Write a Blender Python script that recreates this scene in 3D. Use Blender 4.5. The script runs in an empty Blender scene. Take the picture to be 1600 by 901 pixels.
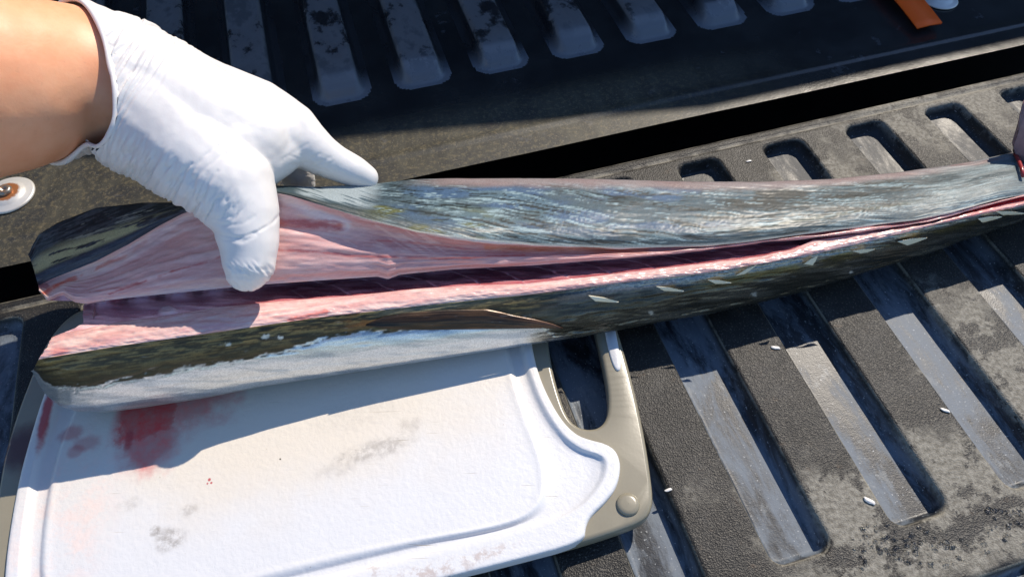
import bpy, bmesh, math, random
import numpy as np
from mathutils import Vector, Matrix

random.seed(4); np.random.seed(4)
R = math.radians
scene = bpy.context.scene
col = scene.collection

# ------------------------------------------------------------------ camera, sky, sun, exposure
H = 0.34                                   # camera height above the tailgate lands (metres)
F, TH, RO, YAW = 1150.0, 0.6362, -0.0252, 0.2676
cr, sr, ct, st = math.cos(RO), math.sin(RO), math.cos(TH), math.sin(TH)
RIGHT = np.array([cr, sr*ct, sr*st]); UP = np.array([-sr, cr*ct, cr*st]); FWD = np.array([0, st, -ct])
cam_d = bpy.data.cameras.new('camera'); cam = bpy.data.objects.new('camera', cam_d); col.objects.link(cam)
cam.matrix_world = Matrix(((RIGHT[0], UP[0], -FWD[0], 0), (RIGHT[1], UP[1], -FWD[1], 0), (RIGHT[2], UP[2], -FWD[2], H), (0, 0, 0, 1)))
cam_d.sensor_width = 36; cam_d.lens = F/1600*36; cam_d.clip_start = 0.01; cam_d.clip_end = 200
scene.camera = cam

SUN_AZ, SUN_EL = R(52), R(45)              # azimuth from +X towards +Y
world = bpy.data.worlds.new('World'); scene.world = world; world.use_nodes = True
wn = world.node_tree; bg = wn.nodes['Background']
sky = wn.nodes.new('ShaderNodeTexSky'); sky.sky_type = 'NISHITA'; sky.sun_disc = False
sky.sun_elevation = SUN_EL; sky.sun_rotation = math.pi/2 - SUN_AZ; sky.air_density = 1.0; sky.dust_density = 0.1; sky.ozone_density = 6.0
wn.links.new(sky.outputs[0], bg.inputs[0]); bg.inputs[1].default_value = 0.15
sun_d = bpy.data.lights.new('sun', 'SUN'); sun_d.energy = 4.6; sun_d.angle = R(0.5); sun_d.color = (1, .90, .77)
sun = bpy.data.objects.new('sun', sun_d); col.objects.link(sun)
sdir = Vector((math.cos(SUN_EL)*math.cos(SUN_AZ), math.cos(SUN_EL)*math.sin(SUN_AZ), math.sin(SUN_EL)))
sun.rotation_euler = sdir.to_track_quat('Z', 'Y').to_euler(); sun.location = sdir*5
vs = scene.view_settings
vs.view_transform = 'Standard'; vs.look = 'None'; vs.exposure = 0.30; vs.gamma = 1; vs.use_curve_mapping = False

# ------------------------------------------------------------------ geometry helpers
def P(px, py, z=0.0):
    """point of the place at height z seen at photo pixel px,py (arrays welcome)"""
    px = np.asarray(px, float); py = np.asarray(py, float); z = np.asarray(z, float)
    px, py, z = np.broadcast_arrays(px, py, z)
    x0 = (px-800)/F; y0 = -(py-450.5)/F
    d = x0[..., None]*RIGHT + y0[..., None]*UP + FWD
    t = (H-z)/-d[..., 2]
    return np.stack([d[..., 0]*t, d[..., 1]*t, z], -1)
def proj(p):
    q = np.asarray(p, float)-np.array([0, 0, H]); w = q@FWD
    return 800+F*(q@RIGHT)/w, 450.5-F*(q@UP)/w
cy, sy = math.cos(YAW), math.sin(YAW)
def AB(a, b, z=0.0):                       # truck coordinates -> world
    a, b, z = np.broadcast_arrays(np.asarray(a, float), np.asarray(b, float), np.asarray(z, float))
    return np.stack([a*cy-b*sy, a*sy+b*cy, z], -1)
def toAB(p): return p[..., 0]*cy+p[..., 1]*sy, -p[..., 0]*sy+p[..., 1]*cy

def _hash(ix, iy, seed):
    h = (ix.astype(np.int64)*374761393 + iy.astype(np.int64)*668265263 + seed*1442695041) & 0xffffffff
    h = ((h ^ (h >> 13))*1274126177) & 0xffffffff
    return ((h ^ (h >> 16)) & 0xffff)/65535.0
def vnoise(x, y, seed=0):
    x = np.asarray(x, float); y = np.asarray(y, float); x, y = np.broadcast_arrays(x, y)
    ix, iy = np.floor(x), np.floor(y); fx, fy = x-ix, y-iy
    fx = fx*fx*(3-2*fx); fy = fy*fy*(3-2*fy)
    a = _hash(ix, iy, seed); b = _hash(ix+1, iy, seed); c = _hash(ix, iy+1, seed); d = _hash(ix+1, iy+1, seed)
    return (a*(1-fx)+b*fx)*(1-fy)+(c*(1-fx)+d*fx)*fy
def fbm(x, y, seed=0, oc=4):
    s = 0; a = 1; n = 0
    for i in range(oc):
        s = s+a*vnoise(x*2**i+i*17.3, y*2**i-i*9.1, seed+i); n += a; a *= .55
    return s/n
def ss(e0, e1, x):
    t = np.clip((x-e0)/(e1-e0), 0, 1); return t*t*(3-2*t)
def mix(c, d, f): return np.asarray(c)*(1-f[..., None])+np.asarray(d)*f[..., None]
def seg_dist(px, py, pts):
    best = np.full(np.shape(px), 1e9)
    for (x0, y0), (x1, y1) in zip(pts[:-1], pts[1:]):
        dx, dy = x1-x0, y1-y0; t = np.clip(((px-x0)*dx+(py-y0)*dy)/(dx*dx+dy*dy), 0, 1)
        best = np.minimum(best, np.hypot(px-x0-t*dx, py-y0-t*dy))
    return best

def wloc(o):
    l = np.zeros(3)
    while o is not None: l = l+np.array(o.location); o = o.parent
    return l
def mesh_obj(name, verts, faces, mat, parent=None, smooth=True, colors=None, rough=None, loc=None):
    verts = np.asarray(verts, float)
    o = bpy.data.objects.new(name, None) if False else None
    me = bpy.data.meshes.new(name)
    base = wloc(parent) if parent else (np.array(loc, float) if loc is not None else np.zeros(3))
    v = verts-base
    if isinstance(faces, np.ndarray) and faces.ndim == 2:
        k = faces.shape[1]; n = len(faces)
        me.vertices.add(len(v)); me.vertices.foreach_set('co', v.astype(np.float32).ravel())
        me.loops.add(n*k); me.loops.foreach_set('vertex_index', faces.astype(np.int32).ravel())
        me.polygons.add(n); me.polygons.foreach_set('loop_start', np.arange(n, dtype=np.int32)*k)
        me.update(calc_edges=True)
    else:
        me.from_pydata(v.tolist(), [], [list(map(int, f)) for f in faces])
    me.polygons.foreach_set('use_smooth', np.full(len(me.polygons), smooth))
    if colors is not None:
        at = me.color_attributes.new('Col', 'FLOAT_COLOR', 'POINT')
        c4 = np.ones((len(v), 4), np.float32); c4[:, :3] = np.clip(colors[:, :3], 0, 1)
        c4[:, 3] = colors[:, 3] if colors.shape[1] == 4 else .3
        at.data.foreach_set('color', c4.ravel())
    if rough is not None:
        at = me.attributes.new('Rgh', 'FLOAT', 'POINT'); at.data.foreach_set('value', np.asarray(rough, np.float32).ravel())
    if mat: me.materials.append(mat)
    me.update()
    ob = bpy.data.objects.new(name, me); col.objects.link(ob)
    if parent: ob.parent = parent
    elif loc is not None: ob.location = loc
    return ob
def thing(name, label, cat, loc=(0, 0, 0), group=None):
    o = bpy.data.objects.new(name, None); o.empty_display_size = .02; col.objects.link(o); o.location = [float(c) for c in loc]
    o['label'] = label; o['category'] = cat
    if group: o['group'] = group
    return o
def tag(o, label, cat, group=None):
    o['label'] = label; o['category'] = cat
    if group: o['group'] = group
    return o
def struct(o): o['kind'] = 'structure'; return o
def grid_faces(nr, nc, wrap=False):
    i = np.arange(nr-1)[:, None]*nc; j = np.arange(nc if wrap else nc-1)[None, :]; j2 = (j+1) % nc
    return np.stack([(i+j).ravel(), (i+j2).ravel(), (i+nc+j2).ravel(), (i+nc+j).ravel()], 1)
def bm_obj(name, bm, mat, parent=None, smooth=True, loc=None):
    bmesh.ops.recalc_face_normals(bm, faces=bm.faces)
    bm.verts.index_update()
    v = np.array([x.co[:] for x in bm.verts]); f = [[y.index for y in x.verts] for x in bm.faces]
    bm.free(); return mesh_obj(name, v, f, mat, parent, smooth, loc=loc)
def lathe(name, prof, c, mat, parent=None, n=48, smooth=True, loc=None):
    a = np.arange(n)*2*np.pi/n
    V = np.concatenate([np.stack([c[0]+r*np.cos(a), c[1]+r*np.sin(a), np.full(n, c[2]+z)], 1) for r, z in prof])
    return mesh_obj(name, V, grid_faces(len(prof), n, True), mat, parent, smooth, loc=loc)

# ------------------------------------------------------------------ material helpers
class NT:
    def __init__(s, name):
        s.m = bpy.data.materials.new(name); s.m.use_nodes = True; s.t = s.m.node_tree
        s.b = s.t.nodes['Principled BSDF']; s.co = s.t.nodes.new('ShaderNodeTexCoord').outputs['Object']
    def n(s, typ, ins=None, **kw):
        nd = s.t.nodes.new(typ)
        for k, v in kw.items(): setattr(nd, k, v)
        for k, v in (ins or {}).items(): s.set(nd.inputs[k], v)
        return nd
    def set(s, sock, v):
        if isinstance(v, bpy.types.NodeSocket): s.t.links.new(v, sock)
        else:
            if sock.type == 'RGBA' and len(v) == 3: v = (*v, 1)
            sock.default_value = v
    def P(s, k, v): s.set(s.b.inputs[k], v); return s
    def math(s, op, a, b=0.0, c=0.0, clamp=False):
        nd = s.n('ShaderNodeMath', {0: a, 1: b, 2: c}, operation=op); nd.use_clamp = clamp; return nd.outputs[0]
    def noise(s, scale, detail=4, rough=.55, co=None, stretch=None, dist=0.0):
        c = co or s.co
        if stretch: c = s.n('ShaderNodeMapping', {'Vector': c, 'Scale': stretch}).outputs[0]
        return s.n('ShaderNodeTexNoise', {'Vector': c, 'Scale': scale, 'Detail': detail, 'Roughness': rough, 'Distortion': dist}).outputs[0]
    def ramp(s, f, e0, e1, smooth=True):
        nd = s.n('ShaderNodeMapRange', {'Value': f, 'From Min': e0, 'From Max': e1}, interpolation_type='SMOOTHSTEP' if smooth else 'LINEAR'); return nd.outputs[0]
    def mixc(s, f, a, b):
        nd = s.n('ShaderNodeMix', data_type='RGBA'); s.set(nd.inputs[0], f); s.set(nd.inputs[6], a); s.set(nd.inputs[7], b); return nd.outputs[2]
    def blob(s, c, rx, ry, ang=0, soft=.5, wob=.4, scale=60):
        """mask, 1 inside an uneven ellipse at object-space point c"""
        m = s.n('ShaderNodeMapping', {'Vector': s.co, 'Location': (-c[0], -c[1], 0)}, vector_type='POINT').outputs[0]
        m = s.n('ShaderNodeMapping', {'Vector': m, 'Rotation': (0, 0, -ang), 'Scale': (1, 1, 0)}, vector_type='POINT').outputs[0]
        m = s.n('ShaderNodeMapping', {'Vector': m, 'Scale': (1/rx, 1/ry, 0)}, vector_type='POINT').outputs[0]
        l = s.n('ShaderNodeVectorMath', {0: m}, operation='LENGTH').outputs['Value']
        nz = s.noise(scale, 5, .6)
        l = s.math('ADD', l, s.math('MULTIPLY', s.math('SUBTRACT', nz, .5), 2*wob))
        return s.ramp(l, 1+soft*.5, 1-soft*.5)
    def bump(s, h, strength=.3, dist=.001, normal=None):
        ins = {'Height': h, 'Strength': strength, 'Distance': dist}
        if normal: ins['Normal'] = normal
        nd = s.n('ShaderNodeBump', ins); return nd.outputs[0]
    def sep(s, co=None):
        return s.n('ShaderNodeSeparateXYZ', {0: co or s.co}).outputs
    def absdone(s): return s.m
def simple(name, c, rough=.5, metal=0.0):
    t = NT(name); t.P('Base Color', c).P('Roughness', rough).P('Metallic', metal)
    return t
# ------------------------------------------------------------------ materials of the truck
def truck_ab(t):
    m = t.n('ShaderNodeMapping', {'Vector': t.co, 'Rotation': (0, 0, -YAW)}).outputs[0]
    return m
def gate_material(name):
    t = NT(name); ab = truck_ab(t); x, y, z = t.sep()
    big = t.noise(16, 5, .62, ab); mid = t.noise(60, 5, .65, ab); fine = t.noise(1500, 2, .6); grit = t.noise(420, 3, .7)
    # recess floors: dried rinse water, bluish film with flecks
    cloud = t.ramp(t.noise(52, 7, .72, ab, (1, .32, 1), .4), .41, .60)
    fl = t.mixc(cloud, (.016, .019, .024), (.135, .160, .190))
    fl = t.mixc(t.math('MULTIPLY', t.ramp(t.noise(150, 5, .7, ab, (1, .5, 1)), .55, .68), .45), fl, (.22, .24, .25))
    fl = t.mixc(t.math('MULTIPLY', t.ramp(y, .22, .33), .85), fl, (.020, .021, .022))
    fl = t.mixc(t.math('MULTIPLY', t.ramp(t.noise(800, 2, .5), .66, .72), .6), fl, (.5, .52, .52))
    # lands: dark grained plastic, pale dried silt in patches
    base = t.mixc(t.ramp(big, .35, .65), (.008, .0075, .0065), (.021, .019, .016))
    lip = t.blob((.19, .12), .07, .035, R(18), .5, .9, 45)
    right = t.blob((.255, .19), .035, .05, R(20), .5, .9, 60)
    farr = t.blob((.295, .39), .075, .028, R(14), .45, 1.0, 55)
    farm = t.blob((.20, .335), .03, .02, R(14), .7, .9, 70)
    drift = t.math('MULTIPLY', t.ramp(big, .58, .68), .6)
    dry = t.math('MAXIMUM', t.math('MAXIMUM', lip, right), t.math('MAXIMUM', farr, t.math('MAXIMUM', farm, drift)))
    dry = t.math('MULTIPLY', dry, t.ramp(t.noise(48, 7, .74, ab), .44, .50))
    base = t.mixc(t.math('MULTIPLY', t.ramp(mid, .42, .75), .3), base, (.066, .064, .060))
    base = t.mixc(t.math('MULTIPLY', t.ramp(t.noise(110, 6, .75), .60, .70), .35), base, (.12, .07, .035))
    base = t.mixc(dry, base, t.mixc(t.ramp(grit, .3, .7), (.12, .11, .088), (.26, .245, .205)))
    base = t.mixc(t.math('MULTIPLY', t.ramp(t.noise(1000, 2, .5), .60, .68), .30), base, (.30, .27, .21))
    # pale arris where the land turns down
    pale_edge = t.math('MULTIPLY', t.ramp(z, -.0002, -.0006), t.ramp(z, -.0022, -.0010))
    base = t.mixc(t.math('MULTIPLY', t.math('MULTIPLY', pale_edge, t.ramp(mid, .35, .6)), .6), base, (.26, .24, .19))
    deep = t.ramp(z, -.0012, -.0062)
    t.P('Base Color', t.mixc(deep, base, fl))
    ra = t.n('ShaderNodeMapRange', {'Value': dry, 'To Min': .50, 'To Max': .75}).outputs[0]
    rb = t.n('ShaderNodeMapRange', {'Value': cloud, 'To Min': .40, 'To Max': .6}).outputs[0]
    t.P('Roughness', t.math('ADD', t.math('MULTIPLY', ra, t.math('SUBTRACT', 1, deep)), t.math('MULTIPLY', rb, deep)))
    t.P('Specular IOR Level', .32)
    vor = t.n('ShaderNodeTexVoronoi', {'Vector': t.co, 'Scale': 1400}).outputs[0]
    h = t.math('ADD', t.math('MULTIPLY', vor, t.math('SUBTRACT', 1, t.math('MULTIPLY', deep, .85))), t.math('MULTIPLY', grit, t.math('SUBTRACT', 1, t.math('MULTIPLY', deep, .6))))
    t.P('Normal', t.bump(h, .45, .0005))
    return t.m
def panel_material():
    t = NT('wet bed liner plastic'); ab = truck_ab(t); x, y, z = t.sep(ab); 
    big = t.noise(22, 5, .6, ab); grit = t.noise(500, 3, .7)
    base = t.mixc(t.ramp(big, .35, .7), (.012, .012, .013), (.026, .026, .026))
    # dried dust along the front lip and on the left
    lip = t.ramp(y, .405, .375)
    left = t.ramp(x, -.02, -.10)
    nearlow = t.ramp(y, .47, .42)
    dusty = t.math('MAXIMUM', t.math('MULTIPLY', lip, t.ramp(x, .36, .16)), t.math('MULTIPLY', left, nearlow))
    streak = t.ramp(t.noise(90, 5, .7, ab, (1, .2, 1)), .2, .75)
    dc = t.mixc(streak, (.026, .0235, .016), (.064, .058, .039))
    smear = t.ramp(t.noise(30, 7, .75, ab, (.6, 1, 1), .6), .50, .60)
    dc = t.mixc(t.math('MULTIPLY', smear, .65), dc, (.018, .018, .018))
    dc = t.mixc(t.math('MULTIPLY', t.ramp(t.noise(300, 4, .75), .50, .62), .5), dc, (.15, .12, .065))
    dc = t.mixc(t.math('MULTIPLY', t.ramp(t.noise(900, 2, .6), .62, .68), .5), dc, (.22, .20, .15))
    base = t.mixc(t.math('MULTIPLY', dusty, .95), base, dc)
    ring = t.noise(42, 6, .62, ab, None, .8)
    spots = t.math('MULTIPLY', t.ramp(t.noise(45, 6, .7, ab), .62, .68), .25)
    base = t.mixc(spots, base, (.14, .14, .15))
    t.P('Base Color', base)
    t.P('Roughness', t.n('ShaderNodeMapRange', {'Value': dusty, 'To Min': .22, 'To Max': .5}).outputs[0])
    t.P('Normal', t.bump(grit, .25, .0004))
    return t.m
def rib_material():
    t = NT('water marked rib plastic'); ab = truck_ab(t); x, y, z = t.sep(ab)
    grit = t.noise(600, 3, .7)
    base = (.016, .016, .018)
    ring = t.noise(38, 7, .62, ab, (1, .7, 1), .1)
    # dried water marks: pale rims round wet pools
    rim = t.math('MULTIPLY', t.ramp(ring, .40, .47), t.ramp(ring, .62, .54))
    film = t.ramp(ring, .36, .6)
    top = t.ramp(z, .0165, .0185)
    end_sky = t.ramp(y, .455, .428)
    base = t.mixc(t.math('MULTIPLY', t.math('MULTIPLY', film, top), .75), base, (.10, .10, .105))
    base = t.mixc(t.math('MULTIPLY', t.math('MULTIPLY', rim, top), .5), base, (.20, .19, .19))
    base = t.mixc(t.math('MULTIPLY', end_sky, .8), base, (.16, .17, .19))  # sky reflection painted pale blue on the sloping near ends
    t.P('Base Color', base)
    t.P('Roughness', t.n('ShaderNodeMapRange', {'Value': film, 'To Min': .18, 'To Max': .5}).outputs[0])
    t.P('Normal', t.bump(grit, .3, .0005))
    return t.m
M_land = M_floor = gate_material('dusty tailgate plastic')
M_panel = panel_material(); M_rib = rib_material()
t = simple('black painted steel', (.012, .012, .013), .35); M_black = t.m
t = NT('asphalt'); t.P('Base Color', t.mixc(t.noise(60, 4), (.035, .035, .035), (.065, .063, .06))).P('Roughness', .9); M_asph = t.m

# ------------------------------------------------------------------ the setting: ground, tailgate, bed liner, added shade wall
v = AB(np.array([-8, 8, 8, -8]), np.array([-8, -8, 8, 8]), -.75)
struct(mesh_obj('ground', v, [[0, 1, 2, 3]], M_asph, smooth=False))

def box(name, a0, a1, b0, b1, z0, z1, mat, parent=None, loc=None, bev=.004):
    bm = bmesh.new(); bmesh.ops.create_cube(bm, size=1)
    for w in bm.verts:
        a = a0 if w.co.x < 0 else a1; b = b0 if w.co.y < 0 else b1; z = z0 if w.co.z < 0 else z1
        w.co = Vector(AB(a, b, z))
    if bev: bmesh.ops.bevel(bm, geom=bm.edges[:], offset=bev, segments=2, affect='EDGES')
    return bm_obj(name, bm, mat, parent, False, loc)

def rrect(a, b, a0, a1, b0, b1, r):
    """signed distance to a rounded rectangle (negative inside)"""
    ca, cb = (a0+a1)/2, (b0+b1)/2; ha, hb = (a1-a0)/2-r, (b1-b0)/2-r
    qa, qb = np.abs(a-ca)-ha, np.abs(b-cb)-hb
    return np.hypot(np.maximum(qa, 0), np.maximum(qb, 0))+np.minimum(np.maximum(qa, qb), 0)-r

A0, PITCH, W, TB, BB = .0728, .0614, .0312, .307, .0584
gate = thing('truck_tailgate', 'open black plastic tailgate with long parallel recesses, dusty, under the fish and board', 'tailgate', (0, 0, 0))
da = .0011
aa = np.arange(-.42, .56, da); bb = np.concatenate([np.arange(-.06, .331, .0013)])
Ag, Bg = np.meshgrid(aa, bb)
z = np.zeros_like(Ag); idx = np.full(Ag.shape, -1)
for k in range(-8, 8):
    a0 = A0+k*PITCH; d = rrect(Ag, Bg, a0, a0+W, BB, TB, .0075)
    depth = .0088
    z = np.minimum(z, -depth*ss(.0004, -.0040, d))
    idx[d < .003] = k+8
# lips: rounded far edge with a fine groove, low ledge at the near side
z -= .0015*np.exp(-((Bg-.3125)/.0012)**2)
z -= .020*ss(.3165, .329, Bg)**1.5
z -= .006*ss(.0305, .0275, Bg)
z -= .0025*np.exp(-((Bg-.0265)/.0015)**2)
z += .0004*(fbm(Ag*25, Bg*25, 3)-.5)
V = AB(Ag, Bg, z).reshape(-1, 3); Fc = grid_faces(*Ag.shape); fid = idx.reshape(-1)[Fc].max(1)
def submesh(name, sel, mat, parent):
    f = Fc[sel]; u, inv = np.unique(f, return_inverse=True)
    return mesh_obj(name, V[u], inv.reshape(f.shape), mat, parent)
submesh('panel', fid < 0, M_land, gate)
for k in range(16):
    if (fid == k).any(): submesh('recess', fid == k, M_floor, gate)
box('gate_shell', -.42, .56, -.06, .326, -.06, -.022, M_black, gate)

box('dark_gap_box', -.55, .75, .29, .60, -.12, -.065, M_black, gate)  # black box added under the gap to keep it dark
# small screw in a far recess
c = P(1487, 193, -.0135)
lathe('screw', [(.0001, .0008), (.0012, .0009), (.0014, .0020), (.0024, .0019), (.0028, .0008), (.0042, .0006), (.0046, -.0005)], c, simple('dark screw', (.06, .055, .05), .3, .9).m, gate, 20)

liner = thing('truck_bed_liner', 'glossy black ribbed bed liner behind the tailgate gap, water marked, partly in shade', 'bed liner', (0, 0, 0))
aa = np.concatenate([np.arange(-.62, -.40, .003), np.arange(-.40, .50, .00125), np.arange(.50, .95, .003)]); bb = np.concatenate([np.array([.3362, .3368, .3375, .3382, .3389, .3395, .3399, .3403, .3409, .3417, .3426, .3436, .3447, .3459, .3471, .3482]), np.arange(.3494, .37, .0012), np.arange(.37, .415, .0018), np.arange(.415, .50, .0012), np.arange(.50, .712, .003)])
Ag, Bg = np.meshgrid(aa, bb)
z = np.full_like(Ag, .010)
z -= .0150*ss(.3590, .3385, Bg)**1.5+.036*np.clip((.3400-Bg)/.0035, 0, 1)
z += .0008*np.exp(-((Bg-.3585)/.004)**2)
idx = np.full(Ag.shape, -1)
for k in range(-9, 14):
    a0 = -.0175+k*.0577
    d = rrect(Ag, Bg, a0, a0+.0335, .4245, .9, .009)
    # long gentle slope at the near end, steep flanks
    side = ss(0, -.0055, rrect(Ag, Bg, a0, a0+.0335, .4245, .9, .009)); end = ss(.424, .442, Bg)
    z = np.maximum(z, .010+.0105*side*(.35+.65*end))
    idx[d < .003] = k+9
z += .0006*(fbm(Ag*18, Bg*18, 8)-.5)
V = AB(Ag, Bg, z).reshape(-1, 3); Fc = grid_faces(*Ag.shape); fid = idx.reshape(-1)[Fc].max(1)
submesh('panel', fid < 0, M_panel, liner)
for k in range(23):
    if (fid == k).any(): submesh('rib', fid == k, M_rib, liner)

# unseen wall added beyond the frame, its top shaped to shade the liner
_ra = math.cos(SUN_AZ)*cy+math.sin(SUN_AZ)*sy; _rb = math.sin(SUN_AZ)*cy-math.cos(SUN_AZ)*sy; _te = math.tan(SUN_EL)
def _wp(a, b): d_ = (.712-b)/_rb; return a+_ra*d_, .01+d_*_te      # wall top that puts its shade edge at (a, b) on the liner
(_a1, _h1), (_a2, _h2) = _wp(-.022, .389), _wp(.233, .341)
def wall_h(a): return _h1+(min(a, _a2)-_a1)*(_h2-_h1)/(_a2-_a1)
bm = bmesh.new(); pts = []
for b in (.712, .76):
    for a, zz in ((-.62, -.1), (1.7, -.1), (1.7, wall_h(1.7)), (_a2, wall_h(_a2)), (-.62, wall_h(-.62))):
        pts.append(bm.verts.new(AB(a, b, zz)))
for f in ((0, 1, 2, 3, 4), (9, 8, 7, 6, 5), (0, 5, 6, 1), (1, 6, 7, 2), (2, 7, 8, 3), (3, 8, 9, 4), (4, 9, 5, 0)): bm.faces.new([pts[i] for i in f])
wl = bm_obj('shade_wall', bm, M_black, smooth=False)
tag(wl, 'unseen black wall added beyond the ribbed liner to shade it', 'added wall')

# washers
def washer(c, name, label, rusty, s=1.0, tilt=0):
    o = thing(name, label, 'washer', c)
    t = NT(name+' steel'); rim = t.noise(180, 4, .6); x, y, zz = t.sep()
    rr = t.n('ShaderNodeVectorMath', {0: t.n('ShaderNodeMapping', {'Vector': t.co, 'Scale': (1, 1, 0)}).outputs[0]}, operation='LENGTH').outputs['Value']
    base = t.mixc(rim, (.52, .50, .46), (.66, .64, .60))
    if rusty:
        f = t.ramp(t.math('ADD', rr, t.math('MULTIPLY', t.math('SUBTRACT', t.noise(300, 4, .7), .5), .004)), .0085*s, .007*s)
        base = t.mixc(f, base, (.34, .13, .045))
    t.P('Base Color', base).P('Roughness', .42).P('Metallic', .35)
    lathe('disc', [(r*s, h*s) for r, h in [(.0155, 0), (.0157, .0006), (.0152, .0013), (.0145, .0016), (.0112, .0018), (.0102, .0024), (.0085, .0034), (.0066, .0038), (.0030, .0038)]], c, t.m, o, 64)
    t2 = NT(name+' bolt'); t2.P('Base Color', t2.mixc(t2.ramp(t2.noise(500, 4), .4, .6), (.25, .24, .22), (.42, .25, .14) if rusty else (.4, .4, .4))).P('Metallic', .7).P('Roughness', .35)
    lathe('bolt_head', [(r*s, h*s) for r, h in [(.0042, .0036), (.0044, .0050), (.0036, .0064), (.0018, .0066), (.0014, .0052), (.0001, .0050)]], c, t2.m, o, 24)
    return o
washer(P(14, 306, .0105), 'rusty_washer', 'pale round washer with a rusty centre bolt under the bare forearm', True, 1.0)
washer(P(1468, 0, .0105), 'steel_washer', 'clean grey round washer in the shade beside the orange strap', False, .85)
# orange strap
t = NT('orange webbing'); t.P('Base Color', t.mixc(t.noise(900, 2, .5, None, (1, .1, 1)), (1, .11, .002), (1, .14, .003))).P('Roughness', .55)
wv = t.n('ShaderNodeTexWave', {'Vector': t.co, 'Scale': 260, 'Distortion': .6}).outputs[1]; t.P('Normal', t.bump(wv, .35, .0003)); M_orange = t.m
L0, L1 = P(1335, -60, .0135), P(1433, 46, .014); R0, R1 = P(1378, -60, .0135), P(1471, 38, .014)
n = 16; V = []; 
for i in range(n):
    f = i/(n-1); l = L0*(1-f)+L1*f; r = R0*(1-f)+R1*f; lift = .003*math.sin(f*3)+.001
    for q, dz in ((l, 0), (l*.5+r*.5, .0007), (r, 0)): V.append(q+np.array([0, 0, lift+dz]))
V = np.array(V); m = len(V); V2 = np.concatenate([V, V-np.array([0, 0, .0014])])
fs = grid_faces(n, 3).tolist()+[[a+m for a in reversed(f)] for f in grid_faces(n, 3).tolist()]
for i in range(n-1):
    for e in (0, 2): fs.append([i*3+e, (i+1)*3+e, (i+1)*3+e+m, i*3+e+m])
fs += [[0, 1, 1+m, m], [1, 2, 2+m, 1+m], [(n-1)*3, (n-1)*3+1, (n-1)*3+1+m, (n-1)*3+m], [(n-1)*3+1, (n-1)*3+2, (n-1)*3+2+m, (n-1)*3+1+m]]
sp = mesh_obj('orange_strap', V2, fs, M_orange, loc=P(1433, 46, .012)); tag(sp, 'flat bright orange strap end lying on the black bed liner at the top', 'strap')

# ------------------------------------------------------------------ cutting board
BZ = .0115
board = thing('cutting_board', 'white plastic cutting board with olive grey handle, blood stained, under the fish', 'cutting board', P(480, 740, .0015))
def smooth_closed(pts, n, it=2):
    p = np.array(pts, float)
    for _ in range(it):       # Chaikin corner cutting keeps the traced corners round
        q = np.roll(p, -1, 0); p = np.stack([p*.75+q*.25, p*.25+q*.75], 1).reshape(-1, 2)
    d = np.r_[0, np.cumsum(np.hypot(*(np.roll(p, -1, 0)-p).T))]; pc = np.vstack([p, p[:1]])
    u = np.linspace(0, d[-1], n, endpoint=False)
    return np.stack([np.interp(u, d, pc[:, 0]), np.interp(u, d, pc[:, 1])], 1)
outer = [(96, 500), (128, 479), (200, 462), (420, 424), (640, 390), (820, 366), (880, 366), (915, 390), (940, 440), (968, 520), (992, 605), (1008, 680), (1018, 745), (1022, 785), (1012, 808), (985, 822), (912, 846), (800, 876), (690, 903), (420, 975), (200, 1035), (60, 1068), (-10, 1050), (-30, 990), (-16, 850), (0, 725), (22, 650), (46, 588), (66, 540)]
hole = [(856, 470), (900, 458), (924, 490), (934, 530), (945, 580), (951, 620), (949, 652), (934, 668), (908, 668), (888, 652), (874, 615), (862, 570), (855, 520)]
inlay = [(100, 560), (140, 505), (220, 480), (420, 445), (640, 410), (790, 388), (815, 410), (822, 470), (829, 530), (838, 575), (853, 615), (876, 657), (900, 682), (925, 691), (948, 696), (964, 708), (970, 730), (964, 762), (946, 786), (924, 806), (915, 822), (913, 849), (800, 879), (690, 906), (420, 978), (200, 1038), (70, 1066), (25, 1050), (8, 1000), (10, 900), (20, 820), (34, 745), (52, 680), (72, 615)]
g_out = [(120, 580), (160, 530), (230, 505), (420, 470), (640, 436), (770, 416), (795, 430), (803, 480), (814, 545), (826, 590), (846, 640), (876, 684), (905, 706), (932, 712), (944, 722), (942, 745), (926, 772), (900, 797), (868, 812), (800, 831), (700, 857), (560, 893), (400, 935), (220, 985), (90, 1020), (54, 1000), (38, 930), (40, 860), (50, 780), (62, 720), (84, 650)]
g_in = [(150, 590), (190, 545), (250, 525), (420, 492), (640, 458), (750, 440), (775, 460), (786, 520), (800, 570), (812, 615), (830, 665), (848, 710), (857, 745), (854, 780), (840, 802), (812, 818), (760, 832), (660, 850), (540, 878), (400, 912), (240, 955), (120, 985), (84, 965), (66, 915), (66, 860), (74, 790), (86, 730), (108, 660)]
def pxw(pts, z): 
    p = np.asarray(pts, float); return P(p[:, 0], p[:, 1], z)
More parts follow.
